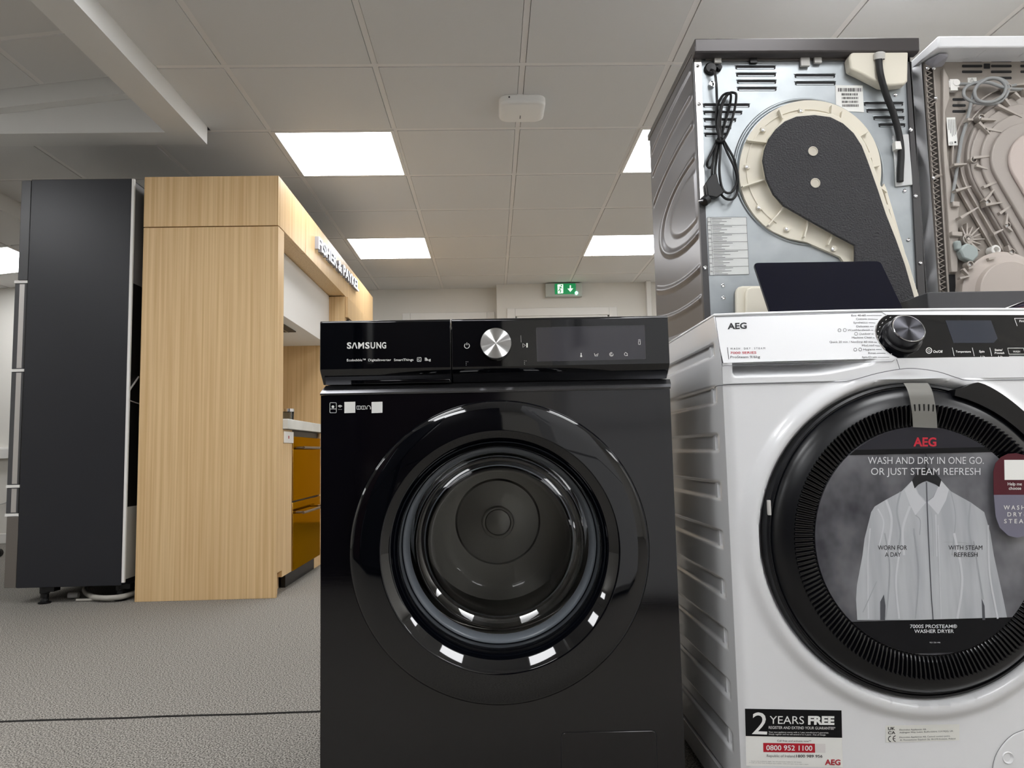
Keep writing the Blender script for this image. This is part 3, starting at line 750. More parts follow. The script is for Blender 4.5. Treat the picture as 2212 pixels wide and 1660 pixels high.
    for pts_, m_, w_ in (([(1060, 1010), (1105, 1160), (1090, 1330), (1060, 1470)], 2, 5), ([(1180, 940), (1150, 1100), (1180, 1290), (1150, 1470)], 3, 4), ([(1260, 1060), (1200, 1250), (1210, 1470)], 2, 5), ([(1765, 1030), (1750, 1230), (1790, 1470)], 3, 4), ([(1600, 940), (1640, 1150), (1610, 1470)], 3, 2.5),
                         ([(1440, 1110), (1450, 1300), (1455, 1480)], 3, 1), ([(1475, 1130), (1485, 1480)], 2, 2.5), ([(1305, 1135), (1345, 1180), (1340, 1300)], 3, 2), ([(990, 1080), (1040, 1200), (1000, 1400)], 2, 3), ([(1545, 1360), (1750, 1375), (1760, 1480)], 3, 1)):
        ke += 1; pr.dline([zp(*p) for p in spl2(pts_)], w_, FD, m_, e=.0009 + .00002 * ke)
    for pts_, m_, w_ in (([(1350, 150), (1380, 350), (1370, 560), (1355, 680)], 3, 3), ([(1445, 250), (1420, 450), (1440, 680)], 2, 4), ([(1530, 120), (1560, 400), (1540, 680)], 3, 3), ([(1780, 150), (1830, 430), (1800, 680)], 2, 5), ([(1900, 200), (1960, 560)], 3, 3), ([(1260, 120), (1245, 350), (1250, 680)], 2, 3), ([(1990, 100), (2000, 400), (2050, 680)], 2, 4), ([(1680, 100), (1700, 680)], 2, 2), ([(1300, 450), (1215, 640)], 3, 2)):
        ke += 1; pr.dline([z5(*p) for p in spl2(pts_)], w_, FD, m_, e=.0009 + .00002 * ke)
    pr.dpoly([z5(1322, 688), z5(1322, 575), z5(1345, 530), z5(1355, 600), z5(1352, 688)], FD, 5, e=.0011); pr.dpoly([z5(1955, 688), z5(1950, 555), z5(1968, 600), z5(1972, 688)], FD, 5, e=.0011)
    pr.dpoly([zp(1390, 735), zp(1330, 760), zp(1278, 845), zp(1298, 912), zp(1330, 880), zp(1398, 842), zp(1460, 870), zp(1505, 900), zp(1522, 840), zp(1450, 755)], FD, 4, e=.0012)
    pr.dline([zp(1385, 608), zp(1395, 640), zp(1388, 680), zp(1400, 700), zp(1392, 740)], 1.6, FD, 4, e=.0012)
    pr.dline([zp(1398, 860), zp(1405, 1100), zp(1418, 1400), z5(1640, 560), z5(1650, 685)], 2.2, FD, 5, e=.0013)
    pr.build('advert_picture', mats, D, smooth=False)
    t = MB(); W_, R_, K_ = 0, 1, 2
    def px(s, u0, u1, v, m, h, zz=zp, bold=0.0, v1=None): a, b_ = zz(u0, v), zz(u1, v if v1 is None else v1); t.dtext(s, *a, *b_, FD, m, h=h, bold=bold, e=.0015)
    px('AEG', 1288, 1480, 558, R_, 18.5, bold=.03); px('WASH AND DRY IN ONE GO.', 908, 1876, 706, W_, 15.2); px('OR JUST STEAM REFRESH', 934, 1848, 798, W_, 15.2)
    AL = [mat('print_white', (216, 217, 220), .3), mat('print_red', (196, 40, 60), .3), M_ink]
    t.build('advert_headline', AL, D, smooth=False); t = MB()
    px('WORN FOR', 1308, 1488, 253, K_, 9.6, z5); px('A DAY', 1352, 1450, 296, K_, 9.6, z5); px('WITH STEAM', 1745, 1955, 253, K_, 9.6, z5); px('REFRESH', 1780, 1925, 296, K_, 9.6, z5)
    t.build('shirt_captions', AL, D, smooth=False); t = MB()
    px('7000S PROSTEAM\u00ae', 1507, 1798, 738, W_, 7.6, z5, .01); px('WASHER DRYER', 1533, 1778, 768, W_, 7.6, z5, .01); px('925 326 446', 1628, 1694, 831, W_, 2.6, z5)
    t.build('model_lettering', AL, D, smooth=False)
    # rounded tag at the right edge of the disc
    g = MB(); FT = 1.1600
    U = [(1960, 965), (1957, 770), (1975, 700), (2020, 650), (2080, 622), (2150, 617), (2240, 640), (2300, 690), (2320, 770), (2320, 965)]
    g.prism([P(*zp(*p), FT) for p in U], (0, .0008, 0), 0)
    V = [(1960, 965), (2320, 965), (2322, 1150), (2290, 1250), (2220, 1310), (2150, 1324), (2080, 1305), (2010, 1240), (1978, 1150)]
    g.prism([P(*zp(*p), FT) for p in V], (0, .0008, 0), 1)
    g.dpoly([zp(2047, 673), zp(2225, 673), zp(2225, 840), zp(2050, 840)], FT, 2, e=.0008)
    tg = g.build('round_tag', [mat('maroon', (78, 16, 32), .35), mat('lilac_grey', (116, 114, 130), .35), M_paper], D, smooth=False)
    t = MB()
    for s_, u0, u1, v, h in (('Help me', 2076, 2194, 886, 6.6), ('choose', 2085, 2188, 922, 6.6), ('W A S H -', 2042, 2250, 1088, 9), ('D R Y -', 2074, 2222, 1145, 9), ('S T E A M', 2046, 2258, 1202, 9)):
        a, b_ = zp(u0, v), zp(u1, v); t.dtext(s_, *a, *b_, FT, 0, h=h, bold=.012, e=.0012)
    t.build('tag_lettering', M_wprint, D, smooth=False)
    # clear tape holding the door shut
    tp = MB()
    lft = spl2([(1205, 30), (1240, 95), (1265, 200), (1278, 300), (1285, 400)], 5); rgt = spl2([(1410, 30), (1445, 95), (1468, 200), (1482, 300), (1488, 408)], 5)
    n = len(lft)
    def tY(v): return 1.183 - 0.0185 * sm(0, 0.35, v) + .003 * sm(.6, 1, v)
    tp.grid(lambda u, v: P(*zp(*[lft[min(n - 1, round(v * (n - 1)))][i] * (1 - u) + rgt[min(n - 1, round(v * (n - 1)))][i] * u for i in (0, 1)]), tY(v)), 4, n - 1)
    tape = tp.build('clear_tape', mat('tape', (170, 168, 162), 0.12, alpha=0.55), D, angle=60)
    # stickers on the lower front
    e = .0008
    s = MB(); L_ = zc(1590, 1500, 3.556)
    def sheet(c00, c10, c11, c01, m, ee=e, n=8):
        for k in range(n):
            a, b_ = k / n, (k + 1) / n
            l = lambda p, q, t_: (p[0] + (q[0] - p[0]) * t_, p[1] + (q[1] - p[1]) * t_)
            s.dpoly([l(c00, c10, a), l(c00, c10, b_), l(c01, c11, b_), l(c01, c11, a)], FB, m, ee)
    A = [L_(68, 113), L_(810, 126), L_(820, 565), L_(78, 552)]
    sheet(A[0], A[1], A[2], A[3], 0); sheet(L_(68, 113), L_(810, 126), L_(815, 337), L_(74, 323), 1, .0012)
    sheet(L_(208, 376), L_(606, 382), L_(608, 451), L_(210, 446), 2, .0012, 4); sheet(L_(612, 382), L_(686, 383), L_(687, 452), L_(613, 451), 3, .0012, 1)
    ss = s.build('guarantee_sticker', [M_paper, mat('sticker_black', (8, 8, 12), .4, spec=.3), mat('sticker_red', (184, 24, 44), .4), mat('sticker_grey', (226, 222, 220), .5)], T, smooth=False)
    t = MB()
    def sx(s_, u0, v0, u1, v1, m, h, bold=0.0, ee=.0016): t.dtext(s_, *L_(u0, v0), *L_(u1, v1), FB, m, h=h, bold=bold, e=ee)
    sx('2', 122, 308, 238, 312, 0, 48, .0); sx('YEARS', 258, 229, 522, 231, 0, 17); sx('FREE', 553, 232, 755, 234, 0, 17, .05)
    sx('REGISTER AND EXTEND YOUR GUARANTEE*', 251, 268, 762, 274, 0, 6); sx("Your new appliance comes with a 1 year manufacturer's guarantee.", 251, 298, 712, 303, 0, 3.2); sx('Simply register and we will extend it to 2 years - free of charge.', 251, 314, 690, 320, 0, 3.2)
    sx('Call free and activate now**', 316, 366, 578, 370, 1, 4); sx('0800 952 1100', 232, 432, 586, 436, 0, 11, .012); sx('Republic of Ireland', 236, 484, 452, 487, 2, 5.6); sx('1800 989 956', 462, 487, 664, 489, 1, 5.8, .012)
    sx('AEG', 682, 544, 802, 546, 3, 11.5, .03)
    sx('*  Terms and conditions apply. See the guarantee leaflet for full details.', 100, 518, 505, 527, 2, 1.6); sx('** Calls are free from landlines and mobiles. Lines are open seven days a week.', 100, 530, 558, 544, 2, 1.6)
    t.build('sticker_lettering', [mat('print_pure', (240, 240, 238), .5), M_ink, M_ingrey, M_red], ss, smooth=False)
    s = MB(); sheet(L_(1147, 243), L_(1715, 232), L_(1716, 357), L_(1150, 372), 0)
    s2_ = s.build('address_sticker', mat('sticker_cream', (232, 232, 226), .5), T, smooth=False)
    t = MB(); sx('UK', 1168, 278, 1222, 276, 0, 6.4, .015); sx('CA', 1168, 310, 1224, 308, 0, 6.4, .015)
    t.dring(*L_(1192, 345), 6, 1.6, FB, a0=95, a1=265, e=.0016); t.dring(*L_(1228, 343), 6, 1.6, FB, a0=95, a1=265, e=.0016); t.dline([L_(1208, 344), L_(1224, 343)], 1.4, FB, e=.0016)
    sx('Electrolux Appliances AB,', 1256, 281, 1462, 277, 1, 3.2); sx('Addington Way, Luton, Bedfordshire, LU4 9QQ, UK', 1256, 302, 1668, 290, 1, 3.2); sx('Electrolux Appliances AB, Central contact point,', 1256, 339, 1645, 328, 1, 3.2); sx('Al. Powsta\u0144c\u00f3w \u015al\u0105skich 26, 30-570 Krak\u00f3w, Poland', 1258, 360, 1685, 348, 1, 3.2)
    t.build('address_lettering', [M_ink, M_ingrey], s2_, smooth=False)
    # filter flap, bottom right
    f = MB(); pts = [P(*L_(*p), FB, .002) for p in spl2([(1970, 640), (1975, 560), (2000, 470), (2060, 380), (2130, 315), (2212, 280)])] + [P(2300, 1572, FB, .002), P(2300, 1680, FB, .002)]
    f.prism(pts, (0, 0.004, 0)); ff = f.build('filter_flap', M_w, T, bevel=.0015)
    f = MB(); f.dline([L_(*p) for p in spl2([(1966, 640), (1971, 560), (1996, 467), (2056, 376), (2127, 311), (2212, 275)])], 1.2, FB, e=.0024); f.build('flap_gap', M_ingrey, T, smooth=False)
    f = MB(); p = P(*L_(2088, 490), FB, .0022); f.lathe([(0.0095, 0), (0.0085, .0015), (0.006, -.0005), (0, -.001)], p); f.build('flap_dimple', M_w, ff)
def spl2(pts, n=6): return [(v.x, v.y) for v in spline([(a, b, 0) for a, b in pts], n)]
aeg()

# ------------------------------------------------------------------ grey tumble dryer (its back to us) on a machine below
z1 = zc(1390, 60, 2.594)
def arc_px(cx, cy, r, a0, a1, n=40): return [(cx + r * math.cos(math.radians(a0 + (a1 - a0) * k / n)), cy - r * math.sin(math.radians(a0 + (a1 - a0) * k / n))) for k in range(n + 1)]
def grey_dryer():
    T = thing('tumble_dryer', 'graphite tumble dryer seen from the back with black foam cover and hanging cable bundle', 'tumble dryer', (0.835, 2.1, 0.851))
    Y = 1.842; x0, x1, zt_ = 0.5455, 1.1225, 1.655
    M_g = mat('graphite', (104, 103, 106), 0.3, 0.55)
    M_gd = mat('graphite_dark', (72, 71, 72), 0.4, 0.4)
    M_galv = mat('galvanised', (168, 173, 176), 0.42, 0.8, mix=((152, 158, 161), (14, 14, 14), 3, .3, .7))
    M_cream = mat('cream_plastic', (226, 220, 204), 0.45)
    Pz = lambda u, v, e=0.0: P(*z1(u, v), Y - e)
    # embossed side panel
    s = MB()
    def side(u, v):
        y = 1.836 + (2.372 - 1.836) * u; z = 0.852 + (zt_ - 0.852) * v
        d = 0
        yc, zcn = 1.915, 1.275
        r = math.hypot((y - yc) / 3.3, z - zcn)
        m = sm(1.85, 1.872, y) * sm(2.362, 2.335, y) * sm(0.87, 0.9, z) * sm(zt_ - 0.02, zt_ - 0.05, z)
        for k, rr in enumerate((0.105, 0.195, 0.275, 0.345)):
            q = (r - rr) / 0.0115
            if abs(q) < 1: d += 0.0052 * (1 - q * q) ** 1.5
        if r < .075: d += 0.003 * sm(.075, .06, r)
        return (x0 - d * m, y, z)
    s.grid(side, 170, 230); s.build('side_panel', M_g, T, angle=70)
    b = MB()
    b.box(x1 - .003, 1.836, .852, x1, 2.372, zt_); b.box(x0 + .001, 2.36, .852, x1 - .003, 2.372, zt_); b.box(x0 + .002, 1.86, .852, x1 - .003, 2.36, .862)
    b.build('cabinet', M_gd, T, smooth=False)
    b = MB()
    b.prism([P(*z1(275, 190), 1.836), P(*z1(310, 190), 1.836), P(*z1(345, 950), 1.836), P(*z1(378, 1640), 1.836), P(*z1(392, 1835), 1.836), P(*z1(352, 1835), 1.836)], (0, .012, 0)); b.build('corner_post', M_gd, T, smooth=False)
    b = MB(); b.prism([P(*z1(1472, 190), 1.836), P(*z1(1502, 190), 1.836), P(*z1(1580, 1480), 1.836), P(*z1(1592, 1790), 1.836), P(*z1(1552, 1790), 1.836), P(*z1(1538, 1480), 1.836)], (0, .012, 0))
    b.build('corner_post', M_gd, T, smooth=False)
    b = MB(); b.prism([P(*z1(285, 175), 1.834), P(*z1(324, 175), 1.834), P(*z1(330, 440), 1.834), P(*z1(345, 990), 1.834), P(*z1(318, 960), 1.834)], (0, .002, 0))
    b.build('corner_strip', mat('bright_steel', (196, 192, 188), 0.2, 1.0), T, smooth=False)
    # lid
    l = MB(); l.prism([(x0 - .003, 1.8065, 1.636), (x0 - .003, 1.8045, 1.6705), (x0 - .003, 2.39, 1.6705), (x0 - .003, 2.39, 1.650), (x0 - .003, 1.842, 1.650), (x0 - .003, 1.836, 1.632), (x0 - .003, 1.815, 1.632)], (x1 - x0 + .006 + .006, 0, 0))
    l.build('lid', mat('lid_brown_grey', (74, 70, 70), 0.28, 0.2), T, bevel=0.0025)
    for cx in (0.548, 1.125):
        pass
    # back sheet with louvres
    b = MB(); b.box(x0 + .012, Y, .852, x1 - .012, Y + .003, zt_ - .004)
    b.build('back_sheet', M_galv, T, smooth=False)
    lv = MB(); dk = MB()
    slots = [(515, 740, 222), (520, 742, 263), (524, 744, 303), (526, 746, 343), (847, 1074, 270), (849, 1076, 311), (335, 595, 436), (337, 553, 477), (339, 519, 518), (341, 492, 560), (343, 470, 600), (1235, 1455, 427), (1250, 1458, 466), (1288, 1462, 507), (1318, 1467, 547)]
    for a, c, v in slots:
        dk.poly([P(*z1(u, w_), Y - .0006) for u, w_ in rrect(a, v - 9, c, v + 11, 7, 3)])
        lv.tube([Pz(a - 2, v - 10, .001), Pz(a + 8, v - 13, .002), Pz(c - 8, v - 13, .002), Pz(c + 2, v - 10, .001)], 0.0016, 6)
        lv.poly([Pz(a + 8, v + 4, .0009), Pz(c - 8, v + 4, .0009), Pz(c - 10, v + 9, .0009), Pz(a + 10, v + 9, .0009)])
    dk.build('louvre_slots', mat('slot_dark', (34, 34, 36), .7), T, smooth=False); lv.build('louvre_lips', M_galv, T)
    # pressed ring round the fan housing
    q = MB(); cc = Pz(925, 806); R = 0.1865
    q.lathe([(R + .0125, 0), (R + .010, .0035), (R + .0075, .004), (R + .005, .001), (R + .003, -.001), (R + .0005, .001), (R - .002, .006), (R - .005, .007), (R - .009, .006), (R - .0105, 0)], cc, n=96); q.build('pressed_ring', M_galv, T)
    # cream fan housing
    out = arc_px(925, 812, 396, -30, 238, 60)
    poly = out + [(800, 1186), (905, 1208), (960, 1232), (1092, 1290), (1112, 1318), (1178, 1322), (1178, 1800), (1545, 1800), (1528, 1500), (1455, 1285), (1385, 1040), (1352, 930), (1338, 880)]
    h = MB(); h.prism([Pz(*p) for p in poly], (0, -.010, 0)); hs = h.build('fan_housing', M_cream, T, bevel=.002)
    foam = [(662, 750), (672, 690), (695, 630), (735, 575), (785, 532), (850, 505), (950, 496), (1040, 508), (1110, 543), (1170, 598), (1215, 668), (1245, 745), (1300, 900), (1350, 1050), (1405, 1190), (1455, 1330), (1508, 1515), (1540, 1700), (1560, 1800), (1178, 1800), (1176, 1225), (1000, 1130), (860, 1050), (780, 1003), (722, 940), (682, 855)]
    cx_, cy_ = 1010, 900
    wall = [(cx_ + (u - cx_) * 1.018, cy_ + (v - cy_) * 1.012) for u, v in foam]
    h = MB(); h.prism([Pz(u, v, .008) for u, v in wall], (0, -.022, 0)); h.build('raised_duct', M_cream, hs, bevel=.002)
    rb = MB()
    for a, b_ in (((752, 470), (770, 520)), ((1046, 446), (1042, 500)), ((1105, 478), (1095, 530)), ((1245, 590), (1190, 625)), ((1310, 780), (1262, 790)), ((545, 900), (672, 858)), ((572, 640), (695, 655)), ((690, 1115), (775, 1015)), ((890, 1180), (915, 1085)), ((1022, 1225), (1052, 1165)), ((1350, 930), (1310, 900))):
        p, q_ = Pz(*a, .010), Pz(*b_, .010); d = (q_ - p).normalized(); nn = Vector((-d.z, 0, d.x)) * .0018
        rb.prism([p - nn, q_ - nn, q_ + nn, p + nn], (0, -.014, 0))
    for rr in (0.166,): rb.lathe([(rr + .0015, .009), (rr + .0015, .013), (rr - .0015, .013), (rr - .0015, .009)], Pz(925, 812), n=80, a0=math.radians(0), a1=math.radians(235))
    rb.build('housing_ribs', M_cream, hs, smooth=False)
    for u, v in ((880, 468), (668, 575), (578, 782), (645, 1010), (800, 1130), (1060, 1242), (1112, 525), (1258, 722), (1353, 1012)):
        s_ = MB(); s_.cyl(Pz(u, v, .009), (0, -1, 0), .0085, .009, 16, r2=.0075); bo = s_.build('screw_boss', M_cream, hs)
        s_ = MB(); s_.lathe([(.0042, .0), (.004, .002), (.002, .003), (0, .0028)], Pz(u, v, .018), n=12); s_.build('screw', M_chrome, hs)
    M_foam = mat('foam_black', (50, 50, 53), 0.55, bump=(230, 0.6, 0.01))
    f = MB(); f.prism([Pz(u, v, .0285) for u, v in foam], (0, -.009, 0)); fo = f.build('foam_cover', M_foam, T, bevel=.002)
    for u, v in ((950, 692), (963, 870)):
        s_ = MB(); s_.lathe([(.0125, 0), (.0125, .0008), (.0105, .001), (.0095, -.0005), (0, -.001)], Pz(u, v, .0385), n=32); s_.build('foam_hole', mat('hole_cream', (200, 194, 180), .6), fo)
    rb = MB()
    for v in (1170, 1200, 1295, 1315, 1390, 1440, 1475):
        u = 1400 + (v - 1170) * .335
        rb.prism([Pz(u, v, .012), Pz(u + 22, v - 3, .012), Pz(u + 22, v + 3, .012), Pz(u, v + 4, .012)], (0, -.008, 0))
    rb.prism([Pz(1335, 900, .012), Pz(1350, 895, .012), Pz(1400, 1060, .012), Pz(1520, 1480, .012), Pz(1512, 1490, .012), Pz(1382, 1060, .012)], (0, -.006, 0))
    rb.build('duct_edge', M_cream, hs, smooth=False)
    # electronics box, drain hose, hose plate
    bx = MB(); bx.prism([Pz(*p) for p in ((1150, 158), (1450, 155), (1446, 330), (1432, 348), (1345, 356), (1305, 350), (1180, 285), (1130, 262), (1122, 200), (1138, 165))], (0, -.030, 0))
    eb = bx.build('control_box', M_cream, T, bevel=.005, seg=3)
    k = MB(); k.lathe([(.0135, -.012), (.0135, .004), (.0095, .006), (.009, -.012)], Pz(1322, 152, .036), (0, -.25, .97), 24); k.build('hose_collar', M_pgrey, eb)
    hz = MB(); hz.tube(spline([Pz(1318, 172, .036), Pz(1328, 260, .040), Pz(1358, 370, .032), Pz(1400, 480, .022), Pz(1432, 600, .016), Pz(1444, 700, .014), Pz(1440, 800, .013), Pz(1438, 862, .013)]), .0082, 14)
    hz.build('drain_hose', mat('hose_rubber', (26, 26, 28), .55), T)
    pl = MB(); pl.prism([Pz(u, v, 0) for u, v in ((1392, 608), (1480, 600), (1503, 885), (1408, 895))], (0, -.006, 0)); pp = pl.build('hose_plate', mat('plate_plastic', (206, 208, 208), .4), T, bevel=.002)
    pl = MB(); pl.box(*(Pz(1414, 680, .022)), *(Pz(1430, 650, .006))); pl.build('hose_clip', M_white, pp)
    # mains cable hung in a bundle
    cb = MB(); B = .012; r_ = .0033
    K = lambda *pp_: spline([Pz(u, v, B + (.004 * ((i * 7) % 3)) + off) for i, (u, v) in enumerate(pp_[1:])], 6) if (off := pp_[0]) is not None else None
    cb.tube(K(.004, (375, 235), (398, 250), (408, 320), (412, 420), (420, 540), (430, 615)), r_)
    cb.tube(K(0, (430, 640), (408, 540), (412, 450), (440, 385), (475, 366), (490, 380), (480, 450), (450, 560), (432, 640)), r_)
    cb.tube(K(.006, (436, 640), (430, 540), (440, 440), (475, 372), (508, 365), (520, 385), (508, 470), (475, 580), (442, 640)), r_)
    cb.tube(K(.010, (430, 640), (420, 560), (432, 450), (462, 385), (488, 366)), r_)
    cb.tube(K(.002, (430, 620), (412, 720), (402, 820), (418, 900), (455, 955), (500, 960), (526, 915), (528, 830), (508, 740), (465, 660), (440, 620)), r_)
    cb.tube(K(.006, (436, 620), (470, 700), (512, 790), (522, 860), (500, 915), (465, 925), (438, 890), (425, 800), (430, 700), (434, 620)), r_)
    cb.tube(K(.004, (424, 610), (392, 680), (362, 740), (358, 775), (380, 780), (402, 700), (420, 620)), r_)
    cb.tube(K(.003, (428, 620), (398, 700), (386, 780), (384, 860)), r_)
    cab = cb.build('mains_cable', mat('cable_black', (15, 15, 17), .4), T)
    k = MB(); k.lathe([(.0165, 0), (.0165, .006), (.013, .010), (0, .011)], Pz(374, 234), n=28); k.lathe([(.007, 0), (.006, .014), (0, .015)], Pz(420, 234), n=14); k.build('cable_gland', M_black, cab)
    k = MB(); k.prism([Pz(u, v, .008) for u, v in ((372, 835), (400, 832), (412, 885), (442, 935), (400, 965), (350, 955), (340, 880))], (0, -.018, 0)); k.cyl(Pz(360, 958, .018), (-.6, -.2, -.5), .0125, .016, 20); k.build('plug', M_black, cab, bevel=.002)
    k = MB(); k.cyl(Pz(332, 968, .024), (-1, 0, -.2), .003, .012, 10); k.build('plug_pin', M_chrome, cab)
    k = MB(); k.tube(K(.012, (404, 632), (430, 640), (458, 634)), .003); k.build('cable_tie', M_black, cab)
    # rating label, service label, screws, brackets, cream cover low down
    s_ = MB(); s_.poly([Pz(u, v, .001) for u, v in ((1075, 322), (1228, 324), (1236, 474), (1080, 464))]); lb = s_.build('barcode_label', M_paper, T, smooth=False)
    s_ = MB()
    for (u0, u1, va, vb) in ((1090, 1226, 338, 358), (1110, 1200, 367, 380), (1111, 1201, 388, 400), (1113, 1203, 409, 421), (1114, 1204, 429, 443)):
        u = u0
        while u < u1:
            wd = random.choice((1.5, 2.5, 4)); s_.poly([Pz(u, va, .0015), Pz(u + wd, va, .0015), Pz(u + wd, vb, .0015), Pz(u, vb, .0015)]); u += wd + random.choice((1.5, 2.5, 3.5))
    s_.build('barcode_print', M_ink, lb, smooth=False)
    s_ = MB(); s_.poly([Pz(u, v, .001) for u, v in ((357, 1063), (577, 1061), (592, 1382), (372, 1388))]); lb = s_.build('service_label', mat('label_grey', (214, 216, 214), .5), T, smooth=False)
    s_ = MB()
    lerp = lambda a, b_, t: (a[0] + (b_[0] - a[0]) * t, a[1] + (b_[1] - a[1]) * t)
    def lab(s, t): return lerp(lerp((357, 1063), (577, 1061), s), lerp((372, 1388), (592, 1382), s), t)
    FY = Y - .0015
    for k in range(8): s_.dline([z1(*lab(0, k / 7)), z1(*lab(1, k / 7))], .7, FY, e=0)
    for sx_ in (0, .09, 1): s_.dline([z1(*lab(sx_, 0)), z1(*lab(sx_, 1))], .7, FY, e=0)
    for k, code in enumerate(('EN', 'FR', 'DE', 'IT', 'ES', 'NL', 'TR')):
        a, b_ = z1(*lab(.015, (k + .62) / 7)), z1(*lab(.075, (k + .62) / 7)); s_.dtext(code, *a, *b_, FY, h=3, bold=.02, e=.0001)
        for j, wd in enumerate((.60, .26, .46, .24, .36)):
            tt = (k + .16 + .18 * j) / 7; s_.dline([z1(*lab(.115, tt)), z1(*lab(.115 + wd * (.8 + .3 * random.random()), tt))], .8 if j % 2 else 1.0, FY, e=.0001)
    s_.build('service_print', M_ingrey, lb, smooth=False)
    for u, v in ((345, 1345), (445, 1445), (447, 1514), (1497, 573), (1524, 943), (1551, 1319), (310, 430), (328, 166), (303, 216), (1483, 156), (1474, 206), (1410, 378), (1402, 625), (1462, 915), (1482, 1190)):
        s_ = MB(); s_.lathe([(.0052, 0), (.0050, .002), (.003, .0035), (.0012, .003), (0, .0025)], P(*z1(u, v), 1.8355 if (u < 350 or u > 1490) else Y), n=14); s_.build('screw', M_chrome, T)
    s_ = MB(); s_.cyl(Pz(382, 322), (0, -1, 0), .009, .007, 6); s_.cyl(Pz(382, 322, .007), (0, -1, 0), .005, .006, 12); s_.build('earth_bolt', M_chrome, T)
    s_ = MB(); s_.prism([Pz(355, 158, .002), Pz(1140, 158, .002), Pz(1140, 185, .002), Pz(345, 185, .002)], (0, -.004, 0)); br = s_.build('top_rail', mat('rail_tan', (150, 144, 138), .3, .8), T, smooth=False)
    for u in (400, 600, 885, 960):
        s_ = MB(); a = Pz(u, 195 if u != 885 else 212, .012); b_ = Pz(u + (30 if u != 885 else 38), 160, .004); s_.box(a.x, a.y, a.z, b_.x, b_.y, b_.z); s_.build('rail_clip', M_black if u == 600 else M_pgrey, br)
    s_ = MB(); pts = [(508, 1490), (512, 1472), (524, 1460), (545, 1455), (1100, 1450), (1100, 1800), (512, 1800)]
    s_.prism([Pz(*p) for p in pts], (0, -.018, 0)); lc = s_.build('lower_cover', M_cream, T, bevel=.005, seg=3)
    s_ = MB(); s_.prism([Pz(u, v, .017) for u, v in ((566, 1490), (572, 1468), (600, 1458), (1095, 1456), (1095, 1790), (566, 1790))], (0, -.012, 0)); s_.build('cover_panel', M_cream, lc, bevel=.004, seg=3)
    for fx in (x0 + .05, x1 - .05):
        for fy in (1.90, 2.32): MB().cyl((fx, fy, .851), (0, 0, 1), .02, .003).build('foot', M_black, T)
grey_dryer()

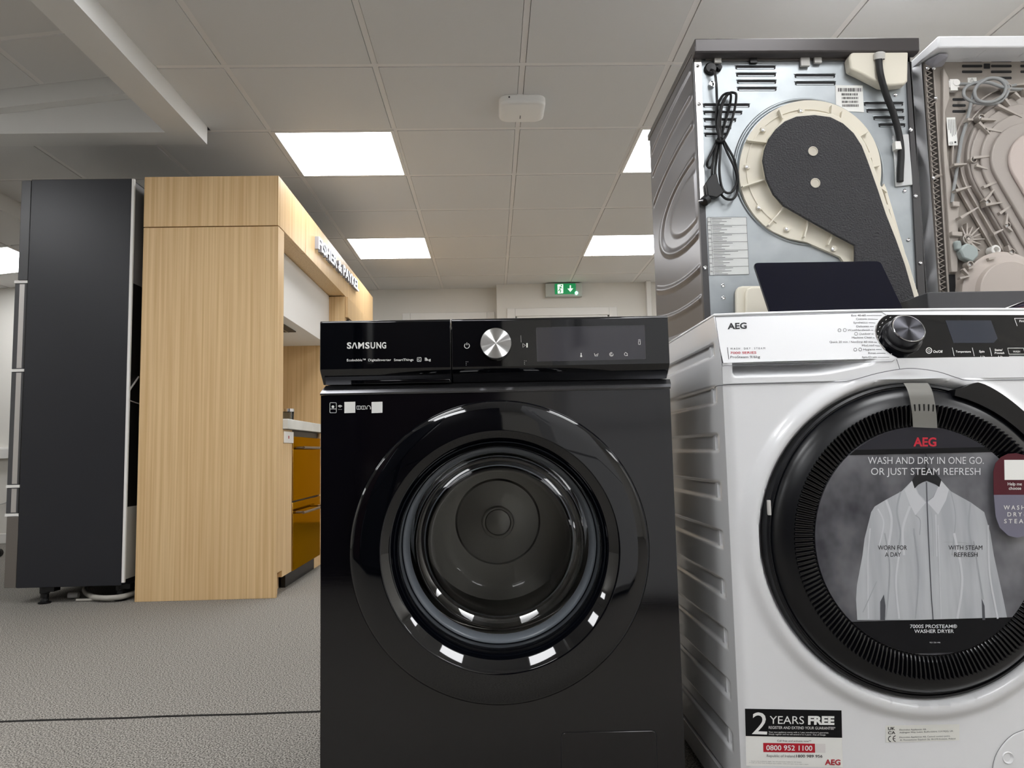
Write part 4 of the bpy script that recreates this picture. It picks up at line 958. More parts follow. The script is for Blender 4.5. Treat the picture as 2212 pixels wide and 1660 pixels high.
# ------------------------------------------------------------------ white dryer, right edge
zw = zc(1980, 60, 2.677)
def white_dryer():
    T = thing('tumble_dryer', 'white-topped tumble dryer seen from the back with taupe fan housing and coiled cable', 'tumble dryer', (1.46, 2.1, 0.851))
    Y = 1.845
    M_tp = mat('taupe_plastic', (156, 148, 140), 0.42); M_tl = mat('taupe_light', (176, 168, 160), 0.4)
    M_w = mat('appliance_white', (233, 234, 236), 0.22)
    W = lambda u, v, e=0.0: P(*zw(u, v), Y - e)
    x0, x1 = 1.158, 1.76
    s = MB()
    def side(u, v):
        y = 1.847 + .52 * u; z = .852 + .775 * v
        r = math.hypot(y - 2.05, (z - 1.28) * .92); m = sm(1.85, 1.875, y) * sm(2.36, 2.33, y)
        d = sum(.008 * (1 - q * q) ** 1.5 for rr in (.13, .205, .28, .355) for q in ((r - rr) / .015,) if abs(q) < 1)
        return (x0 - d * m, y, z)
    s.grid(side, 70, 110); s.build('side_panel', mat('white_metal_side', (232, 232, 234), .3), T, angle=70)
    b = MB(); b.box(x1 - .003, 1.847, .852, x1, 2.367, 1.627); b.box(x0 + .001, 2.355, .852, x1, 2.367, 1.627); b.box(x0 + .002, 1.86, .852, x1, 2.355, .862)
    b.build('cabinet', M_w, T, smooth=False)
    l = MB(); l.prism([(x0 - .004, 1.765, 1.620), (x0 - .004, 1.763, 1.6505), (x0 - .004, 2.38, 1.6505), (x0 - .004, 2.38, 1.625), (x0 - .004, 1.85, 1.625)], (x1 - x0 + .008, 0, 0)); ld = l.build('lid', M_w, T, bevel=.004)
    k = MB()
    k.prism([W(62, 188, .02), W(130, 150, .055), W(178, 150, .055), W(180, 170, .05), W(160, 212, .012), W(85, 228, .005)], (0, .012, 0)); k.cyl(W(136, 202, .012), (0, -1, 0), .006, .004, 12)
    k.build('lid_bracket', mat('bracket_lilac', (178, 178, 186), .35), ld, smooth=False)
    k = MB()
    for u in (345, 590):
        k.prism([W(u, 165, .03), W(u + 60, 125, .07), W(u + 66, 125, .07), W(u + 8, 168, .03)], (0, .004, 0))
    k.build('lid_ribs', M_w, ld, smooth=False)
    b = MB(); b.prism([W(*p) for p in ((40, 190), (1590, 190), (1530, 1740), (150, 1800))], (0, .006, 0)); b.prism([W(40, 190), W(150, 150), W(1590, 150), W(1590, 195)], (0, .006, 0))
    bk = b.build('back_plate', M_tp, T, smooth=False)
    b = MB(); b.prism([W(*p) for p in ((140, 240), (172, 300), (176, 420), (150, 500), (165, 760), (200, 1010), (228, 1015), (222, 1420), (185, 1420), (160, 1000), (138, 700))], (0, -.012, 0)); b.build('cable_channel', M_tl, bk, bevel=.002)
    b = MB(); b.prism([W(u, v) for u, v in ((185, 1428), (222, 1428), (226, 1560), (192, 1560))], (0, -.001, 0)); b.build('channel_gap', M_ink, bk, smooth=False)
    # zigzag edge strip
    def zl(v): return 46 + (v - 200) * .066
    b = MB(); b.prism([W(zl(200) - 3, 200), W(zl(200) + 3, 200), W(zl(1560) + 3, 1560), W(zl(1560) - 3, 1560)], (0, -.003, 0)); b.prism([W(zl(200) + 42, 200), W(zl(200) + 47, 200), W(zl(1560) + 46, 1560), W(zl(1560) + 41, 1560)], (0, -.004, 0))
    zz = []
    v = 215
    while v < 1560: zz += [W(zl(v) + 3, v, .006), W(zl(v) + 36, v + 15, .006)]; v += 31
    b.tube(zz, .0021, 5); b.build('zigzag_edge', M_tl, T, smooth=False)
    b = MB(); b.prism([W(zl(200) - 1, 200, .0008), W(zl(200) + 43, 200, .0008), W(zl(1560) + 42, 1560, .0008), W(zl(1560) - 1, 1560, .0008)], (0, .0005, 0)); b.build('edge_shadow_gap', mat('gap_brown', (52, 47, 43), .8), T, smooth=False)
    # ventilation slots
    b = MB()
    for a, c, vs_ in ((262, 380, (192, 222, 255)), (430, 550, (192, 222, 255, 291)), (600, 720, (192, 222, 255)), (207, 285, (415, 450, 484))):
        for v in vs_: b.poly([W(u, q, .0008) for u, q in rrect(a, v - 8, c, v + 7, 6, 3)])
    b.poly([W(u, q, .0008) for u, q in rrect(388, 207, 425, 237, 3, 2)]); b.build('louvre_slots', mat('slot_dark', (34, 34, 36), .7), bk, smooth=False)
    # fan housing
    def tear(r, cu=622, cv=762, L_=520):
        pts = [(cu + r * math.cos(math.radians(a)), cv - r * math.sin(math.radians(a))) for a in range(-10, 211, 5)]
        e = pts[-1]; f = pts[0]
        return pts + [(e[0] + .5 * L_, e[1] + .866 * L_), (f[0] + .34 * L_, f[1] + .9 * L_)]
    h = MB(); M_h = mat('housing_taupe', (166, 158, 151), .4)
    h.prism([W(u, v) for u, v in tear(432)], (0, -.004, 0)); fh = h.build('fan_housing', M_h, T, bevel=.0015)
    h = MB()
    for r, d0, d1 in ((430, .003, .012), (392, .003, .016)):                                    # raised rims
        o_, i_ = tear(r), tear(r - 7)
        for k in range(len(o_) - 2): h.prism([W(*o_[k], d0), W(*o_[k + 1], d0), W(*i_[k + 1], d0), W(*i_[k], d0)], (0, -(d1 - d0), 0))
    h.build('housing_rims', M_tl, fh, smooth=False)
    for r, d0, d1 in ((352, .003, .020), (318, .019, .026), (262, .025, .034), (205, .033, .044)):
        h = MB(); h.prism([W(u, v, d0) for u, v in tear(r)], (0, -(d1 - d0), 0)); h.build('housing_step', M_h, fh, bevel=.0035, seg=3)
    h = MB(); h.prism([W(u, v, .043) for u, v in tear(168, 690, 770)], (0, -.009, 0)); h.build('housing_disc', mat('pinkish_taupe', (190, 177, 170), .35), fh, bevel=.004, seg=3)
    def wedge(mb, a, b_, d0=.016, w0=.0035, w1=.0015, hgt=.020):
        p, q = W(*a, d0), W(*b_, d0); d = (q - p).normalized(); n_ = Vector((-d.z, 0, d.x))
        mb.prism([p - n_ * w0, q - n_ * w1, q + n_ * w1, p + n_ * w0], (0, -hgt, 0))
    rb = MB()
    for a, b_ in (((345, 545), (432, 552)), ((335, 565), (395, 630)), ((370, 600), (520, 632)), ((300, 768), (498, 748)), ((318, 812), (382, 833)), ((360, 937), (525, 870)), ((368, 1015), (420, 950)), ((372, 1038), (468, 1024)), ((452, 1088), (530, 1035)), ((228, 1112), (330, 1052)), ((190, 808), (262, 804)), ((200, 957), (288, 932)), ((442, 465), (580, 536)), ((486, 430), (512, 470)), ((540, 395), (570, 425)), ((592, 372), (612, 405)), ((268, 548), (300, 552)), ((415, 1205), (470, 1180)), ((490, 1150), (495, 1090)), ((500, 1165), (525, 1190)), ((512, 1300), (500, 1270))):
        wedge(rb, a, b_)
    for k in range(9):
        a = math.radians(112 - k * 22); L_ = 95 if k % 2 else 80
        wedge(rb, (270, 1235), (270 + L_ * math.cos(a) * 1.05, 1235 - L_ * math.sin(a)), .004, .003, .001, .016)
    rb.build('housing_ribs', M_tl, fh, smooth=False)
    for u, v in ((330, 548), (285, 790), (366, 1032), (478, 1163), (502, 1315), (266, 1386), (485, 375)):
        s_ = MB(); s_.lathe([(.0085, .012), (.0085, .032), (.0062, .033), (.006, .026), (0, .026)], W(u, v), n=20); bo = s_.build('screw_boss', M_tl, fh)
        s_ = MB(); s_.lathe([(.0045, .0262), (.003, .029), (0, .0285)], W(u, v), n=12); s_.build('screw', M_steel, fh)
    s_ = MB(); s_.lathe([(.0135, .004), (.0135, .020), (.011, .021), (.010, .014), (.0045, .014), (.004, .022), (0, .022)], W(270, 1235), n=28); s_.build('spoked_hub', M_tl, fh)
    # round cover below
    s_ = MB(); s_.lathe([(.112, 0), (.112, .030), (.108, .032), (.100, .032), (.0835, .036), (.0815, .054), (.079, .056), (0, .056)], W(468, 1560), n=100); rc = s_.build('round_cover', mat('cover_taupe', (184, 174, 166), .38), T, angle=35)
    s_ = MB()
    for a, b_ in (((235, 1455), (298, 1440)), ((285, 1400), (320, 1385)), ((255, 1400), (290, 1440)), ((400, 1345), (440, 1335))): wedge(s_, a, b_, .030, .003, .0015, .012)
    s_.build('cover_ribs', M_tl, rc, smooth=False)
    s_ = MB(); s_.lathe([(.0125, .004), (.0125, .026), (.0105, .028), (.0075, .028), (.0065, .014), (0, .014)], W(420, 1300), n=28); s_.build('white_bush', M_white, T)
    s_ = MB(); s_.prism([W(u, v, .012) for u, v in ((222, 1300), (240, 1275), (262, 1258), (300, 1270), (325, 1290), (330, 1330), (295, 1368), (240, 1345))], (0, -.022, 0)); s_.tube([W(232, 1235, .02), W(240, 1290, .02)], .009, 12); s_.build('plug', mat('plug_green_grey', (160, 170, 168), .45), T, bevel=.004)
    # coiled cable
    M_cab = mat('cable_grey', (150, 152, 152), .45); cb = MB(); r_ = .0042
    cir = lambda cx, cy, rx, ry, a0, a1, n, e0: [W(cx + rx * math.cos(math.radians(a0 + (a1 - a0) * k / n)), cy - ry * math.sin(math.radians(a0 + (a1 - a0) * k / n)), e0 + .004 * math.sin(k)) for k in range(n + 1)]
    cb.tube(spline([W(215, 330, .012), W(262, 326, .014), W(330, 325, .018), (W(400, 300, .022)), W(470, 293, .026), W(520, 320, .028), W(528, 370, .028), W(490, 425, .028), W(420, 442, .028), W(330, 430, .026), W(278, 400, .026), W(275, 360, .026), W(300, 335, .026), W(345, 318, .028), W(420, 318, .030), W(500, 345, .030), W(560, 355, .028), W(640, 360, .026)], 6), r_, 10)
    cb.tube(spline([W(345, 340, .034), W(335, 370, .034), W(345, 410, .034), W(385, 430, .034), W(450, 425, .034), W(500, 390, .034), W(515, 340, .034), W(480, 300, .034), W(420, 292, .034), W(375, 315, .034), W(345, 345, .030), W(318, 420, .024), W(305, 480, .022), W(285, 560, .020), W(262, 640, .018), W(245, 740, .018), W(230, 840, .018), W(212, 950, .018), W(205, 1012, .018)], 6), r_, 10)
    cb.tube(spline([W(490, 305, .03), W(540, 335, .028), W(575, 330, .026)], 6), r_ * .9, 8)
    cab = cb.build('mains_cable', M_cab, T)
    k = MB(); k.cyl(W(208, 335), (0, -1, 0), .009, .018, 16); k.box(*W(190, 345, .014), *W(228, 318, .002)); k.box(*W(198, 362, .016), *W(218, 310, .004)); k.build('cable_clip', M_white, cab)
    k = MB(); k.prism([W(190, 1012, .010), W(232, 1016, .010), W(232, 1045, .010), W(192, 1043, .010)], (0, -.014, 0)); k.prism([W(185, 1185, .010), W(248, 1190, .010), W(248, 1216, .010), W(187, 1212, .010)], (0, -.014, 0)); k.build('cable_guide', M_tl, T, bevel=.002)
    # labels
    s_ = MB(); s_.prism([W(u, v, .013) for u, v in ((172, 520), (222, 518), (238, 680), (184, 682))], (0, -.0006, 0)); lb = s_.build('approval_label', M_paper, T, smooth=False)
    s_ = MB()
    for i in range(5):
        u = 180 + i * 9.5; s_.dline([zw(u + .045 * 60, 530), zw(u + 8, 530 + 60 + 40 * random.random())], .8, Y - .0142, e=0)
    s_.dtext('CE', *zw(192, 674), *zw(212, 673), Y - .0142, h=5, e=.0001)
    s_.dcirc(*zw(224, 662), 2.2, Y - .0142, e=.0001)
    s_.build('approval_print', M_ink, lb, smooth=False)
    s_ = MB(); s_.prism([W(u, v, 0) for u, v in ((294, 290), (345, 288), (347, 316), (296, 318))], (0, -.001, 0)); lb = s_.build('warning_label', M_paper, T, smooth=False)
    s_ = MB(); s_.dline([zw(308, 310), zw(320, 292), zw(333, 310)], 1, Y - .0018, e=0, closed=True); s_.dline([zw(320, 299), zw(320, 304)], .9, Y - .0018, e=0); s_.build('warning_triangle', M_ink, lb, smooth=False)
    for u, v in ((97, 235), (110, 408), (62, 235), (98, 870)):
        s_ = MB(); s_.lathe([(.005, 0), (.0048, .002), (.002, .0035), (0, .003)], W(u, v, .012), n=12); s_.build('screw', M_chrome, T)
    s_ = MB(); s_.tube([W(98, 868, .012), W(145, 852, .006)], .0035, 8); s_.tube([W(90, 440, .008), W(112, 425, .01), W(112, 410, .012)], .002, 6); s_.build('edge_hook', M_tp, T)
    for fx in (x0 + .05, x1 - .05):
        for fy in (1.90, 2.32): MB().cyl((fx, fy, .851), (0, 0, 1), .02, .003).build('foot', M_black, T)
white_dryer()

# machines that carry the dryers and stand beside the washer dryer, hidden from here
def carrier(name, x0, x1, y0, y1, z1_, label, col):
    T = thing(name, label, 'washing machine', ((x0 + x1) / 2, (y0 + y1) / 2, 0))
    b = MB(); b.box(x0, y0, .02, x1, y1, z1_); b.build('cabinet', mat('carrier_' + col[0], col[1], .35), T, bevel=.006)
    d = MB(); cy = y1 if y0 > 1.5 else y0; ax = (0, 1, 0) if y0 > 1.5 else (0, -1, 0)
    c = ((x0 + x1) / 2, cy, .44); d.lathe([(.24, 0), (.24, .02), (.2, .03), (.17, .02), (.165, 0), (.1, -.005 + .02), (0, .012)], c, ax, 48); d.build('door', M_gblack, T)
    b = MB(); b.box(x0 + .02, cy - .004, .72, x1 - .02, cy + .004, z1_ - .02); b.build('control_panel', M_black, T)
    for fx in (x0 + .06, x1 - .06):
        for fy in (y0 + .06, y1 - .06): MB().cyl((fx, fy, 0), (0, 0, 1), .02, .021).build('foot', M_black, T)
carrier('washing_machine', .55, 1.12, 1.848, 2.37, .85, 'graphite washing machine under the graphite dryer', ('g', (80, 80, 82)))
carrier('washing_machine', 1.16, 1.76, 1.848, 2.37, .85, 'white washing machine under the white-topped dryer', ('w', (228, 228, 230)))
carrier('washing_machine', 1.0, 1.6, 1.225, 1.80, .8495, 'white washing machine right of the washer dryer with a dark box across its top', ('w', (228, 228, 230)))

# ------------------------------------------------------------------ things on top of the washer dryer
T = thing('laptop', 'open black laptop with its blank screen tilted back on the white washer dryer', 'laptop', (.765, 1.5, .85))
lx0, lx1 = .617, .918
b = MB(); b.prism([(x, y, .8505) for x, y in rrect(lx0, 1.35, lx1, 1.566, .012)], (0, 0, .013)); bs_ = b.build('keyboard_base', mat('laptop_shell', (40, 41, 46), .35, .6), T, bevel=.0015)
kb = MB()
for r in range(5):
    for c_ in range(13): kb.box(lx0 + .016 + c_ * .0208, 1.44 + r * .0195, .8634, lx0 + .016 + c_ * .0208 + .018, 1.44 + r * .0195 + .016, .8644)
kb.build('keys', M_black, bs_, smooth=False)
kb = MB(); kb.box(lx0 + .09, 1.365, .8634, lx1 - .09, 1.428, .8639); kb.build('touchpad', mat('touchpad', (50, 51, 56), .3), bs_)
hy, hz, ty, tz = 1.562, .864, 1.676, .62 + .4262
d = Vector((0, ty - hy, tz - hz)); Ld = d.length; d.normalize(); nb = Vector((0, d.z, -d.y))
def lidp(pts, off): return [Vector((x, hy, hz)) + d * s_ + nb * off for x, s_ in pts]
b = MB(); b.prism(lidp(rrect(lx0, .0, lx1, Ld, .011), 0), nb * .006); sc = b.build('screen_lid', mat('laptop_shell', (40, 41, 46), .35, .6), T, bevel=.001)
b = MB(); b.poly(lidp(rrect(lx0 + .0012, .002, lx1 - .0012, Ld - .0012, .010), -.0005)); b.build('screen', mat('screen_black', (11, 12, 26), .1, ior=1.3), sc, smooth=False)
b = MB(); b.tube([(lx0 + .03, hy + .003, hz + .001), (lx1 - .03, hy + .003, hz + .001)], .005, 10); b.build('hinge', M_black, T)
bx = MB(); bx.box(.936, 1.53, .8505, 1.40, 1.74, .8505 + .0895)
bx.top('storage_box', mat('box_charcoal', (62, 62, 64), .6), (1.17, 1.66, .8505), 'long matt charcoal box right of the laptop on the white washer dryer', 'box', bevel=.0025)
T = thing('magazine', 'open magazine with curling pages at the right edge on the white washer dryer', 'magazine', (1.0, 1.38, .85))
for k, (nm, col, lift) in enumerate((('back_cover', (190, 60, 70), .0), ('page', (236, 232, 238), .006), ('page', (214, 206, 226), .011), ('page', (240, 238, 240), .016))):
    g = MB(); g.grid(lambda u, v: (.897 + .002 * k + .17 * u, 1.285 + .16 * v + .01 * u, .8512 + .0005 * k + (lift * 1.35 + .003) * (sm(0, .55, u)) * (1 - .5 * v)), 16, 6)
    g.build(nm, mat('mag_' + str(k), col, .4), T)

# ------------------------------------------------------------------ black fridge at the left
T = thing('fridge_freezer', 'tall black fridge freezer standing side-on left of the oak display', 'fridge', (-1.86, 3.8, 0))
fx0, fx1, fy0, fy1, fz0, fz1 = -2.085, -1.632, 3.345, 4.22, .072, 1.908
b = MB(); b.box(fx0, fy0, fz0, fx1, fy1, fz1); cb_ = b.build('cabinet', M_fblack, T, bevel=.003)
b = MB(); b.box(fx1, fy0 + .001, fz0 + .012, fx1 + .012, fy0 + .012, fz1 - .002); b.build('back_edge', M_white, T)
b = MB(); b.box(fx1, fy0 + .012, 1.425, fx1 + .004, fy1, fz1 - .01); b.build('back_sheet', mat('back_grey', (120, 118, 118), .6), T, smooth=False)
b = MB(); b.box(fx1, fy0 + .012, .41, fx1 + .002, fy1, 1.425); b.build('compressor_panel', M_black, T, smooth=False)
b = MB(); b.box(fx1, fy0 + .012, .095, fx1 + .006, fy1, .41); b.build('lower_cover', mat('cover_pale', (190, 190, 184), .6), T, smooth=False)
b = MB(); b.tube([(fx1 + .006, fy0 + .015, .93), (fx1 + .006, fy0 + .10, 1.00)], .004, 8); b.tube([(fx1 + .006, fy0 + .015, .885), (fx1 + .006, fy0 + .12, .875)], .003, 8); b.build('condenser_pipe', M_pgrey, T)
def fdoor(z0, z1_, name, y0=fy0 + .004, y1=fy1):
    b = MB(); b.box(fx0 - .058, y0, z0, fx0 - .006, y1, z1_); dd = b.build(name, M_pgrey if name == 'none' else mat('door_charcoal', (74, 74, 76), .35), T, bevel=.002)
    b = MB(); b.box(fx0 - .036, y0 - .001, z0 + .004, fx0 - .014, y0 + .002, z1_ - .004); b.build('door_edge', mat('edge_alu', (196, 192, 188), .35, .5), dd, smooth=False)
    b = MB(); b.box(fx0 - .0065, y0, z0, fx0 + .001, y1, z1_); b.build('door_seal', M_black, dd, smooth=False)
    return dd
b = MB(); b.box(fx0 - .045, fy0 + .002, 1.44, fx0 - .001, fy1, fz1 - .004); b.build('upper_door', mat('door_charcoal', (74, 74, 76), .35), T, bevel=.002)
fdoor(1.035, 1.425, 'middle_door'); fdoor(.52, 1.022, 'door'); fdoor(.395, .507, 'drawer')
b = MB(); b.box(fx0 - .052, fy0 + .002, fz0 + .002, fx0 - .001, fy1, .382); b.build('lower_drawer', mat('drawer_taupe', (104, 98, 92), .4), T, bevel=.002)
b = MB()
for z in (1.4315, 1.0285, .5135, .3885): b.box(fx0 - .06, fy0 + .001, z - .006, fx0 - .001, fy0 + .30, z + .006)
b.build('divider_strip', M_white, T, smooth=False)
for px_, py_ in ((-1.975, 3.372), (-1.66, 3.40), (-1.975, 4.15), (-1.70, 4.15)):
    b = MB(); b.lathe([(.026, 0), (.026, .007), (.016, .010), (.014, .024), (.0165, .026), (.0165, .042), (.021, .046), (.021, .074)], (px_, py_, 0), (0, 0, 1), 20); b.box(px_ + .0, py_ - .02, .052, px_ + .05, py_ + .03, .073); b.build('leveling_foot', M_black, T)
hs_ = MB(); q = lambda x, y, z=0.012: PZ(x, y, z)
hs_.tube(spline([q(345, 1270, .02), q(305, 1277, .022), q(262, 1290, .02), q(215, 1292, .02), q(190, 1285, .02), q(184, 1272, .025), q(205, 1262, .03)], 6), .0115, 12)
hs_.tube(spline([q(225, 1293, .008), q(200, 1296, .007), q(165, 1297, .007)], 5), .006, 8)
hb = MB()
o = hs_.top('drain_hose', mat('hose_pale', (176, 172, 164), .5), q(230, 1293, .0), 'pale grey hose lying on the carpet under the black fridge', 'hose')
hb.tube([q(148, 1287, .016), q(170, 1286, .016)], .014, 12); hb.build('hose_connector', M_pgrey, o)

# ------------------------------------------------------------------ oak kitchen display
XF = -.962
def oak(name, label, cat, loc, group=None): return thing(name, label, cat, loc, group)
T = oak('end_panel', 'tall oak gable panel at the near end of the kitchen display, beside the black fridge', 'panel', (-1.27, 3.39, 0))
b = MB(); b.box(-1.573, 3.345, 0, XF, 3.365, 1.674); b.build('gable', M_oak, T, bevel=.001)
b = MB(); b.box(-1.56, 3.3655, .105, XF, 3.44, 1.674); b.build('edge_filler', M_oak, T, bevel=.001)
b = MB(); b.box(XF - .08, 3.3655, 0, XF - .02, 3.44, .104); b.build('plinth', M_oak, T)
b = MB(); b.box(-1.52, 3.441, .075, XF, 3.60, .745); 
fp = b.top('base_filler', M_oak, (-1.24, 3.52, .075), 'narrow oak base front between the gable and the bronze dishwasher', 'cabinet', bevel=.001)
b = MB(); b.box(-1.5, 3.441, 0, XF - .06, 3.60, .0745); b.build('plinth', M_oak, fp)
T = oak('header_board', 'oak header over the kitchen display carrying white illuminated letters', 'header', (-1.27, 4.7, 1.68))
ys = 3.838
b = MB(); b.box(-1.573, 3.343, 1.678, XF, 3.363, 1.913); b.build('end_board', M_oak, T, bevel=.001)
b = MB(); b.box(XF - .02, 3.3632, 1.678, XF + .001, ys - .003, 1.913); b.build('front_board', M_oak, T, bevel=.001)
b = MB(); b.box(XF - .02, ys + .003, 1.678, XF + .001, 6.045, 1.913); fb = b.build('front_board', M_oak, T, bevel=.001)
b = MB(); b.box(XF - .018, ys - .0028, 1.68, XF - .004, ys + .0028, 1.912); b.build('joint_strip', M_oakd, T, smooth=False)
b = MB(); b.box(-1.55, 3.3635, 1.679, XF - .021, 6.04, 1.697); b.build('soffit', M_oak, T, smooth=False)
b = MB(); b.box(-1.553, 3.3632, 1.896, XF - .0205, 6.04, 1.905); b.build('bounce_blocker', mat('blocker_dark', (66, 63, 60), .9), T, smooth=False)  # unseen dark board added to stop orange bounce onto the ceiling
b = MB()
def lp(x, y): return PX(x, y, XF + .0016)
p0, p1 = lp(680, 537), lp(768.5, 630); 
vs, fs = text_mesh('FISHER & PAYKEL', .012)
tx0 = min(v.x for v in vs); tx1 = max(v.x for v in vs); capz = lp(680, 510.6).z - p0.z
def sgn(v, off): return Vector((XF + off, p0.y + (p1.y - p0.y) * (v.x - tx0) / (tx1 - tx0), p0.z + (p1.z - p0.z) * (v.x - tx0) / (tx1 - tx0) + v.y / .7 * capz))
b.add([sgn(v, .024) for v in vs], fs, 0)
cnt = {}
for f in fs:
    for i in range(len(f)):
        k = (f[i], f[(i + 1) % len(f)]); kk = tuple(sorted((tuple(round(c, 5) for c in vs[k[0]]), tuple(round(c, 5) for c in vs[k[1]])))); cnt.setdefault(kk, []).append(k)
for ks in cnt.values():
    if len(ks) == 1: b.add([sgn(vs[ks[0][0]], .0238), sgn(vs[ks[0][1]], .0238), sgn(vs[ks[0][1]], .002), sgn(vs[ks[0][0]], .002)], [(0, 1, 2, 3)], 1)
b.build('sign_letters', [mat('sign_glow', (236, 244, 255), .4, emit=1.1), mat('letter_side', (150, 150, 156), .5)], fb, smooth=False, recalc=False)
T = oak('tall_cabinet', 'tall oak cabinet at the far end of the kitchen display by the back wall', 'cabinet', (-1.27, 5.46, 0))
b = MB(); b.box(-1.57, 4.885, .1, XF - .001, 6.04, 1.674); b.build('carcass', M_oak, T, bevel=.001)
for y0_, y1_, z0_, z1_ in ((4.90, 5.44, 1.535, 1.672), (5.445, 6.04, 1.535, 1.672), (4.90, 5.44, .11, .95), (5.445, 6.04, .11, 1.53)):
    b = MB(); b.box(XF, y0_, z0_, XF + .018, y1_, z1_); b.build('cabinet_door', M_oak, T, bevel=.0015)
b = MB(); b.box(XF, 4.93, .955, XF + .02, 5.42, 1.525); ov = b.build('built_in_oven', M_gblack, T, bevel=.003)
b = MB(); b.tube([(XF + .05, 4.98, 1.42), (XF + .05, 5.37, 1.42)], .008, 8); b.tube([(XF + .02, 5.0, 1.42), (XF + .05, 5.0, 1.42)], .006, 8); b.tube([(XF + .02, 5.35, 1.42), (XF + .05, 5.35, 1.42)], .006, 8); b.build('oven_handle', M_steel, ov)
b = MB(); b.box(-1.5, 4.89, 0, XF - .06, 6.03, .1); b.build('plinth', M_oak, T)
b = MB(); b.box(-1.57, 3.441, .76, -1.555, 4.884, 1.45)
b.top('splashback', M_oak, (-1.56, 4.1, .76), 'oak back panel above the white worktop in the display', 'panel', smooth=False)
T = oak('cooker_hood', 'white boxed-in cooker hood below the oak header in the display', 'hood', (-1.3, 4.1, 1.36))
b = MB(); b.box(-1.553, 3.4415, 1.345, -1.066, 4.8835, 1.677); b.build('hood_box', mat('hood_white', (232, 230, 226), .6), T, bevel=.001)
g = PX(648, 716, -1.14)
b = MB(); b.box(-1.42, 3.62, 1.339, -1.13, 4.30, 1.3449); hg = b.build('vent_grille', mat('vent_dark', (58, 52, 46), .5), T)
b = MB()
for k in range(5): b.box(-1.41 + .058 * k, 3.63, 1.336, -1.40 + .058 * k, 4.29, 1.3388)
b.build('grille_slats', M_steel, hg, smooth=False)
b = MB(); b.box(-1.5540, 3.4415, .7465, XF + .025, 4.8830, .792)
b.top('worktop', mat('marble', (226, 228, 224), .25, mix=((206, 208, 204), (3, 3, 3), 6, .42, .6)), (-1.25, 4.16, .746), 'white marble-effect worktop in the oak kitchen display', 'worktop', bevel=.002)
T = oak('dishwasher', 'bronze mirrored double-drawer dishwasher under the white worktop', 'dishwasher', (-1.24, 3.89, 0))
M_br = mat('bronze_mirror', (180, 142, 80), .08, 1.0, tint=(218, 188, 138))
b = MB(); b.box(-1.5, 3.602, .075, XF - .012, 4.172, .744); b.build('casing', M_black, T, smooth=False)
for z0_, z1_ in ((.405, .715), (.075, .398)):
    b = MB(); b.box(XF - .012, 3.605, z0_, XF + .004, 4.170, z1_); dw = b.build('drawer', M_br, T, bevel=.002)
    b = MB(); zh = z1_ - .055 if z0_ > .3 else z1_ - .05
    b.tube([(XF + .05, 3.62, zh), (XF + .05, 4.20, zh)], .0065, 10); b.tube([(XF + .003, 3.66, zh), (XF + .05, 3.66, zh)], .006, 8); b.tube([(XF + .003, 4.12, zh), (XF + .05, 4.12, zh)], .006, 8)
    b.build('handle', mat('handle_bronze', (120, 104, 88), .3, .8), dw)
b = MB(); b.box(XF - .05, 3.605, 0, XF - .03, 4.17, .0745); b.build('plinth', M_black, T)
b = MB(); b.box(-1.52, 4.176, .105, XF, 4.882, .745)
bc = b.top('base_cabinet', M_oak, (-1.24, 4.53, .105), 'oak base cabinet right of the bronze dishwasher', 'cabinet', bevel=.001)
b = MB(); b.box(-1.5, 4.174, 0, XF - .03, 4.88, .104); b.build('plinth', M_oak, bc)
a, c_ = PX(613, 932, XF + .001), PX(632, 958, XF + .001)
b = MB(); b.box(XF + .0005, a.y, c_.z, XF + .006, c_.y, a.z); sw = b.top('socket_plate', M_white, (XF, (a.y + c_.y) / 2, c_.z), 'small white plate with red mark on the oak front under the worktop', 'plate', bevel=.001)
b = MB(); b.box(XF + .006, a.y + .06, c_.z + .02, XF + .0065, a.y + .075, a.z - .02); b.build('red_mark', M_red, sw, smooth=False)
T = oak('tumbler', 'clear glass tumbler with metal rim on the white worktop', 'tumbler', (-1.12, 0, .793)); T.location.y = 3.97; 
py = PX(621, 908, -1.12).y; T.location.y = py; ORG[T.name] = Vector((-1.12, py, .793))
b = MB(); b.lathe([(0, 0), (.032, 0), (.036, .085), (.033, .085), (.029, .006), (0, .006)], (-1.12, py, .793), (0, 0, 1), 32); b.build('glass', thin_glass('tumbler_glass', (225, 230, 235), 0, 1.5), T)
b = MB(); b.lathe([(.0365, .07), (.037, .086), (.0335, .086), (.0335, .07)], (-1.12, py, .793), (0, 0, 1), 32); b.build('rim', M_chrome, T)

# ------------------------------------------------------------------ small things on ceiling and walls
T = thing('access_point', 'white rounded-square wireless access point on the ceiling above the washing machine', 'access point', (.165, 3.24, CE - .04))
b = MB(); pts = rrect(.060, 3.135, .268, 3.343, .045, 8)
nn = len(pts); vs = []; 
for k, (ins, z) in enumerate(((0.0, CE + .0025), (0, CE - .022), (.003, CE - .030), (.010, CE - .0345), (.022, CE - .036))):
    cx_, cy_ = .164, 3.239; h = .104
    vs += [(cx_ + (x - cx_) * (1 - ins / h), cy_ + (y - cy_) * (1 - ins / h), z) for x, y in pts]
fs = [(i * nn + k, i * nn + (k + 1) % nn, (i + 1) * nn + (k + 1) % nn, (i + 1) * nn + k) for i in range(4) for k in range(nn)] + [tuple(range(4 * nn, 5 * nn))]
b.add(vs, fs); b.build('shell', mat('ap_white', (250, 250, 248), .35), T, angle=50)
b = MB(); b.box(.156, 3.262, CE - .0364, .160, 3.294, CE - .0358); b.box(.248, 3.262, CE - .0340, .250, 3.294, CE - .033); b.build('status_slots', M_ingrey, T, smooth=False)
b = MB(); b.cyl((.105, 3.136, CE - .01), (0, -1, 0), .004, .002, 10); b.build('port', M_ink, T)
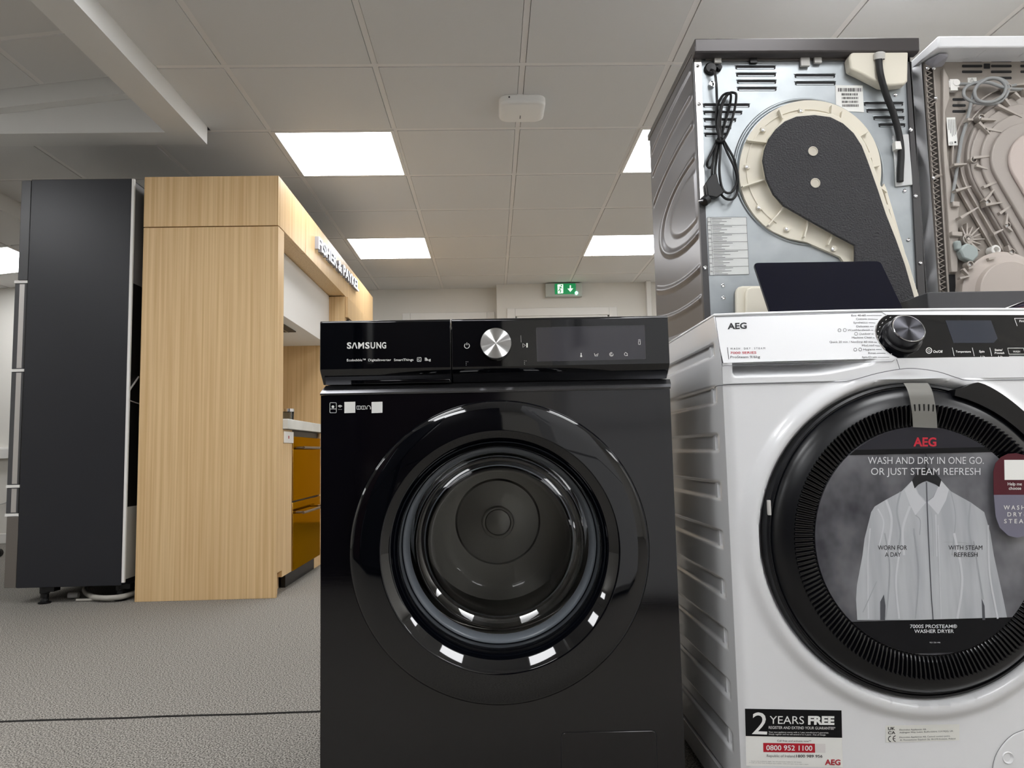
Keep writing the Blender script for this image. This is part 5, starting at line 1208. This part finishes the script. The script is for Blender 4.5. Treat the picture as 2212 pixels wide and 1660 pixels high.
T = thing('exit_sign', 'green emergency exit sign with running figure and down arrow above the rear door', 'exit sign', (.70, 6.80, 1.95 + .1))
Y_ = 6.79
b = MB(); a, c_ = P(1178, 612.5, Y_), P(1258, 640, Y_); b.box(a.x, Y_, c_.z, c_.x, Y_ + .055, CE - .004 if a.z > CE else a.z); b.build('housing', mat('sign_housing', (196, 200, 194), .3), T, bevel=.004)
b = MB(); g0, g1 = P(1198, 613.5, Y_), P(1244, 635.5, Y_); b.box(g0.x, Y_ - .004, g1.z, g1.x, Y_ - .0005, g0.z); sg = b.build('sign_face', mat('exit_green', (22, 128, 74), .4, emit=.35), T)
b = MB(); ze = zc(780, 480, 3.3515); Fs = Y_ - .0045
b.dpoly([ze(1422, 452), ze(1463, 450), ze(1463, 515), ze(1424, 518)], Fs, e=.0004)
b.dline([ze(1515, 458), ze(1515, 492)], 2.6, Fs, e=.0004); b.dpoly([ze(1494, 482), ze(1536, 480), ze(1515, 506)], Fs, e=.0004)
b.build('sign_symbols', mat('exit_white', (235, 245, 235), .5, emit=.5), sg, smooth=False)
b = MB(); b.dcirc(*ze(1450, 460), 1.6, Fs, e=.0009); b.dline([ze(1447, 468), ze(1438, 486), ze(1446, 498), ze(1440, 512)], 2.2, Fs, e=.0009); b.dline([ze(1438, 488), ze(1428, 500)], 1.8, Fs, e=.0009); b.dline([ze(1430, 472), ze(1445, 470), ze(1456, 482)], 1.5, Fs, e=.0009)
b.build('running_figure', mat('exit_green', (22, 128, 74), .4), sg, smooth=False)
b = MB(); p = P(*ze(1558, 514), Y_); b.cyl(p, (0, -1, 0), .014, .006, 14); b.build('status_lamp', mat('led_mint', (150, 255, 215), .4, emit=2.5), T)
b = MB(); b.box(-5.2, 5.80, .648, -2.46, 5.858, .722); b.box(-5.2, 5.815, .722, -2.46, 5.858, .734); 
b.top('cable_trunking', M_white, (-3.8, 5.83, .648), 'white cable trunking along the wall left of the fridge', 'trunking', bevel=.003)
b = MB(); b.tube(spline([PX(0, 1089, -3.8) + Vector((0, 0, 0)) for _ in range(1)] + [P(-20, 1093, 5.85), P(5, 1089, 5.85), P(18, 1083, 5.85), P(28, 1071, 5.85), P(36, 1040, 5.85), P(40, 992, 5.85)][0:], 5)[6:], .004, 6)
b.top('wall_cable', M_pgrey, P(20, 1083, 5.85), 'thin grey cable hanging from the wall trunking', 'cable')
c0 = P(-3, 1167, 5.03)
T = thing('office_chair', 'office chair of which only a black castor shows at the left edge', 'chair', (c0.x - .31, 5.03, 0))
cx_, cy_ = c0.x - .31, 5.03
for k in range(5):
    a = 2 * PI * k / 5; e_ = Vector((cx_ + .31 * math.cos(a), cy_ + .31 * math.sin(a), 0))
    b = MB(); b.prism([(cx_ + .02 * math.sin(a), cy_ - .02 * math.cos(a), .07), (cx_ - .02 * math.sin(a), cy_ + .02 * math.cos(a), .07), (e_.x - .012 * math.sin(a), e_.y + .012 * math.cos(a), .06), (e_.x + .012 * math.sin(a), e_.y - .012 * math.cos(a), .06)], (0, 0, .03)); lg = b.build('leg', M_black, T)
    b = MB(); b.lathe([(0, -.02), (.02, -.02), (.027, -.014), (.027, .014), (.02, .02), (0, .02)], (e_.x, e_.y, .0275), (-math.sin(a), math.cos(a), 0), 20); b.build('castor', M_black, lg)
b = MB(); b.cyl((cx_, cy_, .06), (0, 0, 1), .03, .38, 16); b.build('gas_lift', M_black, T)
b = MB(); b.prism([(x, y, .44) for x, y in rrect(cx_ - .24, cy_ - .30, cx_ + .18, cy_ + .14, .08)], (0, 0, .07)); b.build('seat', M_ink, T, bevel=.02)
b = MB(); b.prism([(cx_ - .25, y, z) for y, z in rrect(cy_ - .30, .58, cy_ + .14, 1.05, .08)], (-.05, 0, 0)); b.box(cx_ - .33, cy_ - .11, .45, cx_ - .30, cy_ - .05, .8); b.box(cx_ - .33, cy_ - .11, .45, cx_ - .2, cy_ - .05, .47); b.build('backrest', M_ink, T, bevel=.015)

# ------------------------------------------------------------------ the showroom behind the viewer, seen only in the black gloss
def cabinet_fridge(x0, x1, y0, y1, h, col, label):
    T = thing('fridge_freezer', label, 'fridge', ((x0 + x1) / 2, (y0 + y1) / 2, 0))
    b = MB(); b.box(x0, y0, .02, x1, y1 - .06, h); b.build('cabinet', mat(col[0], col[1], .3), T, bevel=.006)
    for z0_, z1_ in ((.06, .7), (.71, h)):
        b = MB(); b.box(x0, y1 - .055, z0_, x1, y1, z1_); d = b.build('door', mat(col[0], col[1], .3), T, bevel=.006)
        b = MB(); b.box(x0 + .03, y1, (z0_ + z1_) / 2 - .2, x0 + .055, y1 + .03, (z0_ + z1_) / 2 + .2); b.build('handle', M_steel, d)
    for fx in (x0 + .06, x1 - .06):
        for fy in (y0 + .06, y1 - .12): MB().cyl((fx, fy, 0), (0, 0, 1), .02, .021).build('foot', M_black, T)
cabinet_fridge(.30, .98, -1.05, -.32, 1.75, ('silver_grey', (230, 231, 234)), 'white fridge behind the viewer opposite the washers')
cabinet_fridge(-.62, .06, -1.75, -1.05, 1.80, ('espresso', (34, 26, 26)), 'dark brown fridge behind the viewer opposite the washers')
cabinet_fridge(-1.36, -.66, -1.75, -1.05, 1.85, ('near_black', (22, 22, 26)), 'black fridge behind the viewer beside the dark brown one')
cabinet_fridge(-2.1, -1.4, -1.75, -1.05, 1.85, ('dark_maroon', (52, 26, 28)), 'maroon fridge behind the viewer beside the black one')
